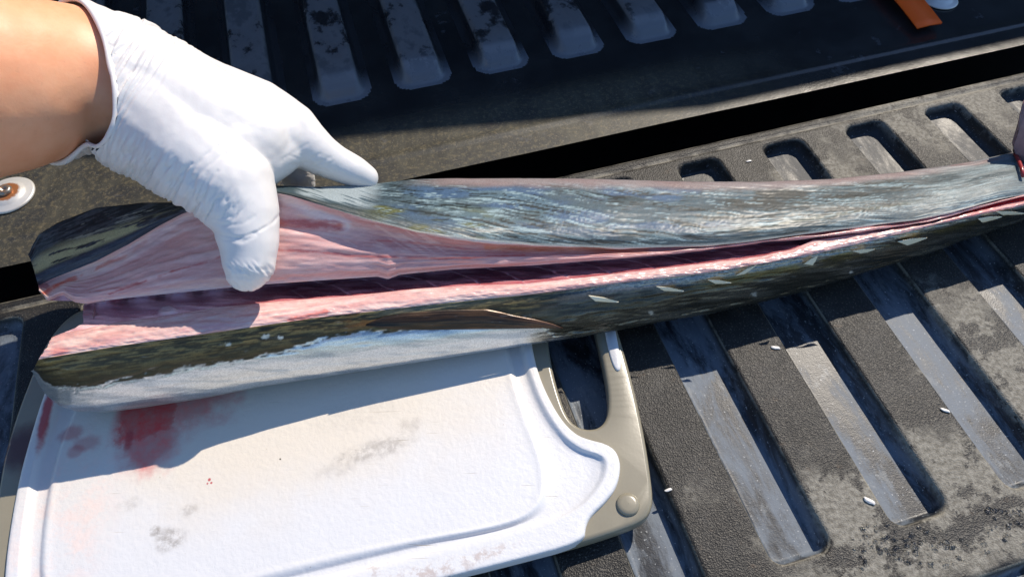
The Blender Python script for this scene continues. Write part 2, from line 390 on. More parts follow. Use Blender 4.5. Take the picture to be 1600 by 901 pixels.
# rim and handle: a plate with a hole, rounded edges, built between outline and hole by a filled n-gon pair
def polar(curve_w, cen, n):
    a = np.arctan2(curve_w[:, 1]-cen[1], curve_w[:, 0]-cen[0]); r = np.hypot(curve_w[:, 0]-cen[0], curve_w[:, 1]-cen[1])
    o = np.argsort(a); a, r = a[o], r[o]; aa = np.linspace(-np.pi, np.pi, n, endpoint=False)
    rr = np.interp(aa, np.r_[a-2*np.pi, a, a+2*np.pi], np.r_[r, r, r]); return aa, rr
def inset(w, d):
    t_ = np.roll(w, -1, 0)-np.roll(w, 1, 0); t_ = t_/np.linalg.norm(t_, axis=1)[:, None]
    area = .5*np.sum(w[:, 0]*np.roll(w[:, 1], -1)-np.roll(w[:, 0], -1)*w[:, 1]); sgn = 1 if area > 0 else -1
    return w+np.stack([-t_[:, 1], t_[:, 0]], 1)*d*sgn
ow = pxw(smooth_closed(outer, 300), BZ)[:, :2]; hw = pxw(smooth_closed(hole, 120), BZ)[:, :2]
bm = bmesh.new()
def ring(w, z): return [bm.verts.new((x, y, z)) for x, y in w]
def bridge(r0, r1):
    for i in range(len(r0)): bm.faces.new([r0[i], r0[(i+1) % len(r0)], r1[(i+1) % len(r0)], r1[i]])
prof = [(.0030, .0015), (.0012, .0022), (0, .0042), (0, BZ-.0026), (.0006, BZ-.0010), (.0022, BZ)]
tops = []
for w, s in ((ow, 1), (hw, -1)):
    rs = [ring(inset(w, d*s), z) for d, z in prof]
    for q, r_ in zip(rs[:-1], rs[1:]): bridge(q, r_)
    tops.append((rs[0], rs[-1]))
for i in (0, 1):
    es = []
    for tp in tops:
        r_ = tp[i]
        for k in range(len(r_)): es.append(bm.edges.get((r_[k], r_[(k+1) % len(r_)])))
    bmesh.ops.triangle_fill(bm, edges=es, use_beauty=True)
t = NT('olive grey rubber'); nz = t.noise(120, 4, .6)
oliv = t.mixc(nz, (.225, .20, .145), (.26, .235, .17))
bc = np.array(board.location)
cW = P(55, 700, BZ)-bc
bl = t.blob(cW, .012, .018, R(70), .8, .35, 90)
oliv = t.mixc(t.math('MULTIPLY', bl, .85), oliv, (.06, .008, .015))
t.P('Base Color', oliv).P('Roughness', .28).P('Normal', t.bump(t.noise(700, 3), .08, .0003)); M_olive = t.m
bd = bm_obj('handle_rim', bm, M_olive, board)
bd.data.polygons.foreach_set('use_smooth', np.ones(len(bd.data.polygons), bool))
wn_ = bd.modifiers.new('wn', 'WEIGHTED_NORMAL'); wn_.keep_sharp = False
# round knob on the handle
kc = P(981, 788, BZ)
lathe('knob', [(.0052, -.0004), (.0053, .0006), (.0046, .0016), (.0030, .0018), (.0001, .0019)], kc, M_olive, board, 28)
# white slot insert in the handle
sl = [(946, 470), (958, 500), (967, 545), (971, 570), (968, 581), (960, 577), (951, 550), (942, 505), (940, 475)]
sw = pxw(smooth_closed(sl, 60), BZ)[:, :2]
# white inlay with juice trough, lofted ring by ring
cen = P(440, 720, BZ)[:2]; N = 720
def pol(c): return polar(pxw(smooth_closed(c, 1600), BZ), cen, N)[1]
rI, rO, rG = pol(inlay), pol(g_out), pol(g_in); aa = np.linspace(-np.pi, np.pi, N, endpoint=False)
rings = [(rI+0*rI, -.004), (rI, .0006), (rI-.0003, .0020), (rI-.0010, .0026), (rI-.0022, .0028)]
for f in np.linspace(0, 1, 7)[1:]: rings.append(((rI-.0022)*(1-f)+(rO+.0015)*f, .0028))
for f, h in ((.1, .0026), (.25, .0018), (.4, .0010), (.55, .0005)): rings.append((rO+.0015-.006*f, h))
base_in = rO+.0015-.006*.55
for f, h in ((.25, .0004), (.5, .0004), (.75, .0004), (.88, .0006)): rings.append((base_in*(1-f)+rG*f, h))
for f, h in ((0, .0012), (.001, .0021), (.002, .0027), (.003, .0028), (.0042, .0026)): rings.append((rG-f, h))
last = rG-.0042
for f in np.linspace(0, 1, 60)[1:]: rings.append((last*(1-f)+.0004*f, .0025))
V = []
for r_, h in rings:
    x_ = cen[0]+r_*np.cos(aa); y_ = cen[1]+r_*np.sin(aa)
    V.append(np.stack([x_, y_, BZ+h+0*r_], 1))
V = np.array(V).reshape(-1, 3); Fc = grid_faces(len(rings), N, True)[:, ::-1]
t = NT('scuffed white polypropylene')
def lb(px, py): return P(px, py, BZ)-bc
base = t.mixc(t.noise(30, 5, .6), (.60, .60, .61), (.67, .67, .67))
warm = t.blob(lb(440, 640), .12, .045, R(8), 1.2, .5, 30)
base = t.mixc(t.math('MULTIPLY', warm, .8), base, (.68, .60, .48))
warm2 = t.blob(lb(110, 800), .022, .045, 0, 1.0, .5, 60)
base = t.mixc(t.math('MULTIPLY', t.math('MULTIPLY', warm2, t.ramp(t.noise(120, 5, .7), .4, .65)), .4), base, (.80, .55, .45))
# knife scratches
sc1 = t.n('ShaderNodeMapping', {'Vector': t.co, 'Rotation': (0, 0, R(35)), 'Scale': (30, 900, 1)}).outputs[0]
sc2 = t.n('ShaderNodeMapping', {'Vector': t.co, 'Rotation': (0, 0, R(-38)), 'Scale': (45, 1100, 1)}).outputs[0]
s1 = t.ramp(t.n('ShaderNodeTexNoise', {'Vector': sc1, 'Scale': 1, 'Detail': 2}).outputs[0], .70, .76)
s2 = t.ramp(t.n('ShaderNodeTexNoise', {'Vector': sc2, 'Scale': 1, 'Detail': 2}).outputs[0], .71, .77)
scr = t.math('MULTIPLY', t.math('MAXIMUM', s1, s2), t.ramp(t.noise(26, 3), .45, .6))
base = t.mixc(t.math('MULTIPLY', scr, .8), base, (.42, .36, .27))
# grey smudges and grime
for (x_, y_, a_, b_, k_) in ((590, 705, .016, .0045, .45), (268, 845, .006, .005, .6), (245, 832, .0022, .0022, .7), (640, 668, .006, .004, .25), (530, 735, .01, .004, .2), (300, 800, .004, .003, .35), (205, 790, .005, .003, .25), (560, 650, .02, .008, .12)):
    mk = t.math('MULTIPLY', t.blob(lb(x_, y_), a_, b_, R(15), .9, .6, 140), t.ramp(t.noise(260, 5, .75), .35, .62))
    base = t.mixc(t.math('MULTIPLY', mk, k_), base, (.20, .17, .14))
for (x_, y_, a_, b_) in ((700, 890, .02, .004), (640, 905, .016, .004), (590, 892, .006, .003), (780, 862, .01, .0025)):
    mk = t.math('MULTIPLY', t.blob(lb(x_, y_), a_, b_, R(18), .9, .6, 120), t.ramp(t.noise(220, 5, .75), .45, .6))
    base = t.mixc(t.math('MULTIPLY', mk, .45), base, (.42, .33, .29))
sp_ = t.ramp(t.noise(330, 3, .6), .73, .77)
base = t.mixc(t.math('MULTIPLY', sp_, .5), base, (.35, .27, .18))
# blood: soaked core, pale run, thin smears
bwide = t.blob(lb(262, 636), .032, .018, R(12), .9, .7, 110)
bcore = t.blob(lb(232, 645), .018, .019, R(-10), .5, .6, 120)
brun = t.blob(lb(240, 692), .013, .015, R(8), .9, .5, 130)
bm_ = t.math('MAXIMUM', t.math('MULTIPLY', bwide, .7), t.math('MAXIMUM', bcore, t.math('MULTIPLY', brun, .8)))
edge = t.ramp(t.sep()[0], (lb(180, 640)[0]), (lb(200, 640)[0]))
bm_ = t.math('MULTIPLY', bm_, edge)
mott = t.ramp(t.noise(170, 5, .7), .25, .8)
bcol = t.mixc(mott, (.42, .003, .010), (.70, .03, .035))
base = t.mixc(t.math('MULTIPLY', bm_, t.math('ADD', .72, t.math('MULTIPLY', mott, .25))), base, bcol)
for (x_, y_, a_, b_, k_) in ((112, 680, .006, .004, .5), (140, 695, .006, .004, .4), (122, 708, .004, .003, .4), (75, 655, .0022, .017, .9), (330, 752, .0006, .0007, .9), (333, 757, .0005, .0005, .9), (327, 758, .0004, .0005, .8), (205, 690, .002, .006, .7)):
    mk = t.blob(lb(x_, y_), a_, b_, R(8), .8, .5, 160)
    base = t.mixc(t.math('MULTIPLY', mk, k_), base, (.42, .04, .05))
t.P('Base Color', base).P('Roughness', .42)
h = t.math('ADD', t.noise(420, 3, .6), t.math('MULTIPLY', t.noise(90, 4, .6), .8))
h = t.math('SUBTRACT', h, t.math('MULTIPLY', scr, .6))
t.P('Normal', t.bump(h, .32, .0007)); M_white = t.m
mesh_obj('white_surface', V, Fc, M_white, board)
bm = bmesh.new(); r0 = ring(sw, BZ-.001); r1 = ring(sw, BZ+.0005); r2 = ring(inset(sw, .0006), BZ+.0010); bridge(r0, r1); bridge(r1, r2); bm.faces.new(r2)
bm_obj('handle_insert', bm, M_white, board)

# ------------------------------------------------------------------ the fish: a C shaped open body, traced contour by contour
NS = 1180; xs = np.linspace(45, 1760, NS)
def gsm(a, w):
    if w <= 0: return a
    k = np.exp(-np.linspace(-2.5, 2.5, 2*w+1)**2); k /= k.sum()
    return np.convolve(np.pad(a, w, mode='edge'), k, 'valid')
LIFT = {'low': [.024, .021, .014, .008, .003, 0], 'top': [.017, .014, .011, .006, .002, 0], 'lip': [.017, .016, .020, .013, .003, 0], 'C': [.020, .019, .010, .004, .000, -.001], 'belly': [.012, .011, .008, .005, .002, 0]}
def curve(pts, x0=45, w=7, tail=60, lift='low'):
    """pts: (px, py, z); x0 = ragged left end. returns px, py, z along the stations"""
    p = np.array(pts, float); x = xs+(x0-45)*np.exp(-(xs-45)/tail)
    y = gsm(np.interp(x, p[:, 0], p[:, 1]), w); z_ = gsm(np.interp(x, p[:, 0], p[:, 2])+np.interp(x, [45, 300, 450, 600, 800, 1000], LIFT[lift]), 22)
    return x, y, z_
T = lambda c: P(c[0], c[1], c[2])
cA = curve([(42, 408, .050), (50, 385, .053), (62, 366, .055), (90, 348, .058), (150, 325, .062), (220, 317, .065), (285, 316, .070), (350, 300, .073), (430, 291, .072), (500, 292, .066), (585, 287, .060), (640, 281, .057), (700, 279, .055), (800, 279, .052), (900, 279, .050), (1000, 282, .047), (1100, 284, .044), (1200, 284, .041), (1300, 280, .038), (1400, 270, .035), (1500, 256, .032), (1585, 238, .029), (1600, 243, .027), (1640, 236, .026), (1800, 205, .022)], 45, lift='top')
cB = curve([(48, 440, .048), (60, 446, .048), (80, 436, .050), (110, 424, .052), (150, 408, .055), (200, 382, .060), (250, 352, .065), (285, 334, .069), (350, 312, .073), (405, 299, .075), (430, 301, .075), (455, 306, .073), (500, 320, .070), (575, 343, .066), (650, 362, .063), (725, 373, .060), (838, 383, .054), (950, 387, .049), (1000, 387, .047), (1100, 384, .044), (1150, 380, .043), (1263, 365, .041), (1375, 350, .039), (1430, 344, .038), (1487, 331, .038), (1562, 311, .036), (1600, 304, .034), (1800, 262, .028)], 60, lift='lip')
cC = curve([(60, 452, .045), (75, 470, .045), (92, 462, .045), (100, 460, .045), (118, 472, .045), (135, 475, .045), (160, 470, .046), (200, 465, .047), (250, 460, .048), (330, 452, .050), (400, 445, .051), (430, 443, .052), (500, 438, .052), (560, 434, .051), (590, 432, .051), (606, 436, .050), (625, 429, .050), (706, 421, .048), (838, 414, .046), (969, 404, .044), (1050, 397, .042), (1100, 391, .041), (1150, 384, .040), (1200, 377, .039), (1281, 370, .038), (1409, 353, .036), (1450, 346, .035), (1521, 327, .034), (1590, 309, .033), (1620, 303, .032), (1800, 268, .026)], 62, 4, 40, 'C')
cD = curve([(80, 527, .040), (100, 520, .040), (131, 514, .041), (187, 502, .041), (244, 495, .042), (337, 480, .043), (450, 469, .043), (550, 462, .043), (650, 451, .043), (725, 446, .043), (819, 443, .042), (875, 437, .042), (950, 429, .041), (1025, 420, .040), (1100, 411, .039), (1150, 406, .038), (1200, 398, .037), (1240, 389, .037), (1270, 375, .037), (1290, 373, .036), (1409, 356, .035), (1450, 349, .034), (1521, 331, .033), (1575, 318, .032), (1600, 313, .031), (1800, 276, .025)], 84, 5, 30)
cE = curve([(60, 562, .040), (71, 559, .041), (120, 551, .042), (187, 540, .043), (337, 519, .044), (487, 497, .044), (600, 484, .044), (688, 474, .043), (838, 459, .042), (969, 442, .041), (1100, 427, .040), (1150, 419, .039), (1263, 399, .037), (1375, 373, .035), (1450, 354, .034), (1525, 337, .033), (1600, 321, .031), (1800, 284, .024)], 60, 4, 20)
cG = curve([(52, 580, .030), (62, 602, .026), (75, 620, .024), (92, 632, .023), (110, 637, .022), (150, 638, .022), (200, 632, .022), (300, 617, .022), (400, 599, .022), (500, 585, .022), (600, 571, .021), (700, 556, .021), (800, 541, .020), (900, 526, .019), (960, 516, .018), (1000, 509, .017), (1112, 488, .015), (1225, 463, .014), (1337, 430, .013), (1450, 395, .012), (1600, 343, .011), (1800, 290, .010)], 50, 7, 20, 'belly')
rag = .0014*(fbm(np.linspace(0, 60, 40), 0, 5)-.5)
Aw, Bw, Cw, Dw, Ew, Gw = [T(c) for c in (cA, cB, cC, cD, cE, cG)]
base_z = np.interp(xs, [45, 950, 1150, 1500, 1760], [.0135, .0135, .0060, .0025, .0015])
def off(w, dx=0, dy=0, dz=0): return w+np.stack([np.zeros(NS)+dx, np.zeros(NS)+dy, np.zeros(NS)+dz], 1)
def lerp_c(a, b, f, bz=0.0):
    return P(a[0]*(1-f)+b[0]*f, a[1]*(1-f)+b[1]*f, a[2]*(1-f)+b[2]*f+bz)
thick = np.interp(xs, [45, 430, 800, 1300, 1760], [.9, 1.0, .9, .6, .45])
def warp(c, x0, tail=50):
    x = xs+(x0-45)*np.exp(-(xs-45)/tail); return x, np.interp(x, xs, np.interp(xs, c[0], c[1])), np.interp(x, xs, c[2])
cA2 = warp(cA, 135); Aw2 = T(cA2)
W1 = off(Aw, .002, .0035*thick, -.010*thick)
W2 = off(Aw2, 0, -.001, -.42*(cA2[2]-base_z))
W3 = off(Aw2, 0, -.012*thick, -.93*(cA2[2]-base_z))
bz = .0035*thick
skinU = [W3, W2, W1, Aw, lerp_c(cA, cB, .22, bz*.55), lerp_c(cA, cB, .5, bz), lerp_c(cA, cB, .8, bz*.8), Bw]
fleshU = [Bw, lerp_c(cB, cC, .12, -.002), lerp_c(cB, cC, .35, -.0015), lerp_c(cB, cC, .6, .001), lerp_c(cB, cC, .85, .0018), Cw]
cd = np.interp(xs, [45, 300, 900, 1150, 1260, 1300, 1480, 1520, 1580, 1640], [.008, .009, .009, .008, .006, .0022, .0015, .003, .003, .001])
kC, kD = warp(cC, 150), warp(cD, 138); Ck = T(kC)
K0 = off(Ck, 0, .35*cd+.001, -.45*cd)
K1 = P(*[kC[i]*.95+kD[i]*.05 for i in (0, 1)], kD[2]-cd)
K2 = P(*[kC[i]*.55+kD[i]*.45 for i in (0, 1)], kD[2]-.85*cd)
K3 = P(*[kC[i]*.2+kD[i]*.8 for i in (0, 1)], kD[2]-.35*cd)
cav = [Cw, K0, K1, K2, K3, Dw]
fleshL = [Dw, lerp_c(cD, cE, .2, .0010), lerp_c(cD, cE, .55, .0016), lerp_c(cD, cE, .85, .0010), Ew]
sx = np.interp(xs, [45, 1000, 1760], [1, .9, .5])
skinL = [Ew, lerp_c(cE, cG, .06, .0003), lerp_c(cE, cG, .3, .0022*sx), lerp_c(cE, cG, .6, .0030*sx), lerp_c(cE, cG, .85, .0018*sx), Gw,
         off(Gw, 0, .0022, -.4*(cG[2]-base_z)), off(Gw, 0, .010, -.9*(cG[2]-base_z)), off(Gw, 0, .024*thick, -(cG[2]-base_z)), W3]
def loft(ctrl, rows):
    c = np.array(ctrl); K = len(c); u = np.linspace(0, K-1, rows); i = np.minimum(u.astype(int), K-2); f = (u-i)[:, None, None]
    p1, p2 = c[i], c[i+1]; p0 = np.where((i > 0)[:, None, None], c[np.maximum(i-1, 0)], 2*p1-p2); p3 = np.where((i < K-2)[:, None, None], c[np.minimum(i+2, K-1)], 2*p2-p1)
    return .5*((2*p1)+(-p0+p2)*f+(2*p0-5*p1+4*p2-p3)*f**2+(-p0+3*p1-3*p2+p3)*f**3), u
def normals(g):
    du = np.gradient(g, axis=1); dv = np.gradient(g, axis=0); n = np.cross(du, dv)
    return n/np.maximum(np.linalg.norm(n, axis=2), 1e-12)[..., None]
def outward(g, n, ref):
    return n if np.mean(np.sum(n*(np.array([0, 0, H])-g), 2)[ref]) > 0 else -n

def skin_mat(name, rmul=1.0):
    t = NT(name)
    at_ = t.n('ShaderNodeAttribute', attribute_name='Col'); a = at_.outputs['Color']; met = at_.outputs['Alpha']; r_ = t.n('ShaderNodeAttribute', attribute_name='Rgh').outputs['Fac']
    f = t.noise(1600, 2, .6); st_ = t.noise(420, 4, .65, None, (.16, 1, 1))
    c_ = t.mixc(t.ramp(f, .25, .75), t.mixc(.3, a, (0, 0, 0)), a)
    c_ = t.mixc(t.math('MULTIPLY', t.ramp(st_, .62, .74), .12), c_, (.55, .60, .62))
    t.P('Base Color', c_).P('Roughness', r_).P('Metallic', met).P('Specular IOR Level', t.n('ShaderNodeMapRange', {'Value': met, 'From Min': .05, 'From Max': .4, 'To Min': .22, 'To Max': .5}).outputs[0]).P('Coat Weight', .08).P('Coat Roughness', .25)
    t.P('Normal', t.bump(t.math('ADD', st_, t.math('MULTIPLY', f, .3)), .22*rmul, .0005)); return t.m
M_skin = skin_mat('iridescent fish skin'); 
def flesh_mat():
    t = NT('wet fish flesh'); a = t.n('ShaderNodeAttribute', attribute_name='Col').outputs['Color']
    st_ = t.noise(300, 5, .65, None, (.12, 1, 1)); f = t.noise(900, 3, .6)
    c_ = t.mixc(t.math('MULTIPLY', t.ramp(st_, .35, .7), .15), a, (.80, .60, .55))
    t.P('Base Color', c_).P('Roughness', t.n('ShaderNodeMapRange', {'Value': f, 'To Min': .16, 'To Max': .34}).outputs[0])
    t.P('Subsurface Weight', .18).P('Subsurface Radius', (.006, .002, .0015)).P('Subsurface Scale', .4)
    t.P('Normal', t.bump(t.math('ADD', st_, t.math('MULTIPLY', f, .3)), .26, .0006)); return t.m
M_flesh = flesh_mat()

fish = thing('fish', 'headless silvery fish slit open lengthways to its pink flesh, lying across the cutting board', 'fish', (float(Gw[400, 0]), float(Gw[400, 1]+.03), .012))
def add_strip(name, ctrl, rows, mat, paint, parent, ref=None, inset_=0.0):
    g, u = loft(ctrl, rows); n = normals(g); n = outward(g, n, ref if ref is not None else slice(None))
    px, py = proj(g); v = np.broadcast_to((u/(len(ctrl)-1))[:, None], px.shape); uu = np.broadcast_to(u[:, None], px.shape)
    colr, rough, disp = paint(px, py, uu, g)
    edge = np.minimum(np.arange(rows), np.arange(rows)[::-1])[:, None]
    fade = np.clip(edge/3.0, 0, 1)
    g2 = g+n*(disp*fade)[..., None]
    Fg = grid_faces(rows, NS)
    a, b, c_ = g2.reshape(-1, 3)[Fg[0, 0]], 0, 0
    # orient faces outward
    q = g2.reshape(-1, 3); f0 = Fg[len(Fg)//2]; fn = np.cross(q[f0[1]]-q[f0[0]], q[f0[2]]-q[f0[0]])
    if fn@n.reshape(-1, 3)[f0[0]] < 0: Fg = Fg[:, ::-1]
    o = mesh_obj(name, q, Fg, mat, parent, True, colr.reshape(-1, colr.shape[-1]), rough.reshape(-1)); return g2

def flowcoord(px, py):
    """coordinates running with the fish: s along, t across from contour B"""
    yB = np.interp(px, cB[0], cB[1]); yA = np.interp(px, cA[0], cA[1]); return px, py-yB, (py-yA)/np.maximum(yB-yA, 3)

def paint_skin_up(px, py, u, g):
    s, t_, f = flowcoord(px, py)
    # wrinkles slant down to the right in the middle, along the body near the lip, up to the right at the tail
    yy = f*84-.085*(px-700)
    w = fbm(px/160, py/40, 21)*14
    n1 = fbm(px/30, (yy+w)/2.6, 22, 5); n2 = fbm(px/70, (yy+w)/7.5, 23, 3); n3 = fbm(px/90, py/26, 24, 3); n4 = fbm(px/3.0, py/2.2, 25, 2)
    n5 = .6*fbm(px/60, (yy+w)/1.9, 20, 3)+.4*fbm(px/24, (yy+w)/1.3, 18, 3)
    c = np.broadcast_to(np.array([.17, .225, .25]), px.shape+(3,)).copy()
    c = mix(c, (.085, .12, .125), ss(.42, .62, n3)*.7)
    blue = ss(.40, .58, fbm(px/100, py/20, 26, 3))*ss(560, 680, px)*ss(1300, 1050, px)*ss(.98, .6, f)*ss(.03, .18, f)
    c = mix(c, (.14, .25, .43), blue*.8)
    pale = ss(.5, .66, n2)*ss(600, 760, px)
    c = mix(c, (.30, .41, .42), pale*.6)
    ol = ss(.44, .58, fbm(px/60, py/14, 27, 3))*ss(540, 600, px)*ss(800, 720, px)*ss(.42, .6, f)
    c = mix(c, (.30, .26, .05), ol*.85)
    ol2 = ss(5, 0, np.abs(t_+18+.03*(px-1100)))*ss(1050, 1200, px)*ss(1470, 1400, px)
    c = mix(c, (.15, .14, .06), ol2*.7)
    br = ss(.46, .6, fbm(px/50, py/7, 28, 4))*ss(.08, .2, f)*ss(.55, .38, f)*ss(1060, 1160, px)*ss(1500, 1400, px)
    c = mix(c, (.09, .075, .055), br*.85)
    dk = ss(.53, .59, n5)*ss(.38, .54, n2+.15*(n3-.5)); c = mix(c, (.02, .03, .03), dk*.9*ss(520, 640, px))
    lt = ss(.44, .36, n5); c = mix(c, (.80, .92, .90), lt*.75*ss(520, 640, px)*ss(.35, .55, fbm(px/40, py/12, 19)))  # pale highlights painted along the wrinkles
    c = c*(.75+.5*n4[..., None])
    # dark speckled band just above the lip near the hand
    low = ss(.62, .8, f)*ss(720, 520, px); c = mix(c, (.07, .085, .075), low*.75*(.6+.8*n4))
    # pink strip where the skin thins at the top edge
    pk = ss(.17, .06, f+.06*(fbm(px/30, py/6, 29)-.5))*ss(610, 720, px)
    c = mix(c, mix(np.array([.70, .36, .30]), (.80, .62, .56), n2), pk*.9); 
    # bright tail
    tl = ss(1380, 1520, px); c = mix(c, (.55, .56, .53), tl*.6*(n1 > 0)*ss(.3, .5, n2))
    # glare streaks painted white into the skin beside the fingertip
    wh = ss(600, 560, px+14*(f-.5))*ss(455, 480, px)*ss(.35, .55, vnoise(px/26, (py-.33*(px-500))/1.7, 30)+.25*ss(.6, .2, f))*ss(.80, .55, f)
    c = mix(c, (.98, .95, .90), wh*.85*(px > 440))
    # left flap: near black, wet
    L = ss(440, 400, px)
    dark = mix(np.broadcast_to(np.array([.028, .032, .036]), px.shape+(3,)), (.10, .11, .12), ss(.45, .7, fbm(px/26, (py+.42*px)/2.4, 31, 4))*.8)
    dark = dark*(.7+.6*n4[..., None])
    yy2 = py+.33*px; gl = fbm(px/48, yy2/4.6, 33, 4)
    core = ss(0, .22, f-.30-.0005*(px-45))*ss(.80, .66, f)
    gold_refl = ss(.44, .49, gl+.12*ss(150, 70, px))*core
    dark = mix(dark, (.50, .46, .24), gold_refl*.9)  # reflection of the lit liner painted as golden patches in the flap colour
    dark = mix(dark, (.05, .06, .09), ss(.72, .8, f)*.6)
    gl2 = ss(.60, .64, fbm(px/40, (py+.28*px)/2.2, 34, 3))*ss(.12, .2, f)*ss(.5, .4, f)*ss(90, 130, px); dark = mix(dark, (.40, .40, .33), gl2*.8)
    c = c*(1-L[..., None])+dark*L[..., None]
    lipw = ss(.955, .985, f)*ss(480, 640, px)*(.5+.5*n2); c = mix(c, (.72, .66, .60), lipw)
    r_ = .36+.18*n4-.14*tl-.16*L
    hid = u < 3.0; c = np.where(hid[..., None], c*.0+np.array([.13, .15, .16]), c)
    d = -.0006*(n5-.5)-.0002*(n1-.5)+.0002*(n2-.5)+.0008*(n3-.5)
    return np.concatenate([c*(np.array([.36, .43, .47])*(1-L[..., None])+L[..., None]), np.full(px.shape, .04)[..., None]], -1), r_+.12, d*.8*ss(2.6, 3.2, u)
def paint_flesh_up(px, py, u, g):
    yB = np.interp(px, cB[0], cB[1]); yC = np.interp(px, cC[0], cC[1]); f = np.clip((py-yB)/np.maximum(yC-yB, 3), 0, 1)
    # fibres fan out from the left edge; flow coordinate follows f
    n1 = fbm(px/90, f*16+px*.002, 41, 4); n2 = fbm(px/90, f*7, 42, 3); n3 = fbm(px/9, (py+.25*px)/1.6, 43, 3); n4 = fbm(px/60, py/18, 44, 3)
    c = mix(np.broadcast_to(np.array([.68, .42, .39]), px.shape+(3,)), (.78, .57, .53), ss(.35, .7, n1))
    deep = ss(500, 640, px); c = mix(c, mix(np.array([.50, .20, .18]), (.60, .34, .31), n1), deep*ss(1.0, .35, f)*.85)
    c = mix(c, (.70, .46, .43), ss(.5, .7, f)*ss(.62, .5, n2)*.5)
    # diagonal muscle bands behind the thumb
    band = ss(.56, .7, vnoise((px-1.7*py)/6.5, (py+px*.4)/26, 46))*ss(500, 540, px)*ss(760, 640, px)*ss(.75, .4, f)
    c = mix(c, (.74, .50, .45), band*.7)
    # pearly membrane from the pinched corner, blood below it
    mem = ss(13, 3, seg_dist(px, py, [(436, 306), (470, 322), (505, 338), (540, 352)])+5*(n3-.5)); c = mix(c, (.80, .72, .70), mem*.8)
    bl = ss(13, 2, seg_dist(px, py, [(436, 348), (480, 349), (530, 353)])+14*(fbm(px/14, py/5, 47)-.5)); c = mix(c, (.52, .12, .10), bl*.85)
    for pts, wd, k in (([(432, 390), (500, 394), (560, 400), (690, 404), (820, 398)], 3.2, .75), ([(170, 459), (230, 438), (290, 418), (330, 408), (345, 400)], 2.4, .75), ([(140, 456), (190, 448), (235, 437)], 1.6, .6), ([(580, 375), (660, 380), (740, 390), (840, 388)], 3, .6)):
        dd = seg_dist(px, py, pts)+5*(fbm(px/16, py/5, 48)-.5); c = mix(c, (.50, .10, .09), ss(wd, 0, dd)*k*ss(.25, .5, fbm(px/30, py/30, 49)))
    # orange red line just inside the skin edge at the left, pale fat round it
    ed = seg_dist(px, py, [(66, 460), (100, 440), (140, 424), (200, 398), (250, 362), (282, 344)])
    c = mix(c, (.80, .66, .56), ss(15, 5, ed)*ss(290, 90, px)*.7); c = mix(c, (.72, .13, .05), ss(5.5, 1, ed+4*(n3-.5))*ss(300, 60, px)*.8*ss(.3, .45, fbm(px/28, py/28, 50)))
    og = ss(8, 1, seg_dist(px, py, [(760, 386), (830, 390), (930, 391), (1010, 391)])+3*(n3-.5)); c = mix(c, (.62, .20, .07), og*.65)
    c = mix(c, (.82, .74, .66), ss(.055, .015, f)*ss(500, 700, px)*.8)
    c = mix(c, (.78, .62, .58), ss(.93, 1, f)*.7)
    c = c*(.80+.22*n3[..., None]); c = c**np.array([.92, 1.15, 1.16])
    tab = .6*ss(11, 4, np.hypot((px-785), (py-408)*1.25)); c = mix(c, (.80, .42, .36), tab)
    d = .0012*(n2-.5)+.0005*(n1-.5)*2+.0016*(n4-.5)+tab*.0003
    return c, np.full(px.shape, .3), d
def paint_cav(px, py, u, g):
    n1 = fbm(px/40, py/5, 51, 4); n2 = fbm(px/12, py/6, 52, 3)
    c = mix(np.broadcast_to(np.array([.11, .032, .045]), px.shape+(3,)), (.25, .12, .14), ss(.35, .7, n1))
    yD = np.interp(px, cD[0], cD[1]); yC = np.interp(px, cC[0], cC[1]); f = np.clip((py-yC)/np.maximum(yD-yC, 3), 0, 1)
    # curved pale septa crossing the membrane
    ph = (px-70*f**.5*1.1+6*n2)/68.0; k = np.abs(ph-np.round(ph)); sep = ss(.045, .008, k)*ss(430, 520, px)*ss(1240, 1120, px)
    c = mix(c, (.50, .30, .31), sep*.8)
    left = ss(470, 330, px); vert = .5+.5*np.cos((px-222)/58*2*np.pi)
    c = mix(c, mix(np.array([.34, .17, .19]), (.50, .32, .32), ss(.3, .7, n1)), left*.8)
    c = mix(c, (.50, .36, .40), left*ss(.5, .9, vert)*ss(.45, .1, f)*.8); c = mix(c, (.10, .02, .03), left*ss(.3, .05, vert)*ss(.4, .1, f)*.7)
    bl = ss(16, 3, np.hypot((px-178), (py-468)*2)); c = mix(c, (.30, .03, .05), bl*.8)
    fl = ss(13, 6, np.hypot((px-262)*.7, (py-486)*1.6)+5*(n2-.5)); c = mix(c, (.45, .36, .33), fl*.7)
    red = ss(.78, .95, f)*ss(300, 420, px); c = mix(c, (.20, .025, .03), red*.7)
    rt = ss(1480, 1530, px); c = mix(c, (.55, .03, .03), rt*.9)
    c = np.where((u < 1.6)[..., None], c*.7+np.array([.10, .03, .03])*.3, c)
    d = .0015*(n1-.5)-.0004*sep+fl*.001+left*.0012*vert*ss(.5, .2, f)
    return np.clip(c*1.9, 0, .85), np.full(px.shape, .25), d*ss(1.0, 2.0, u)
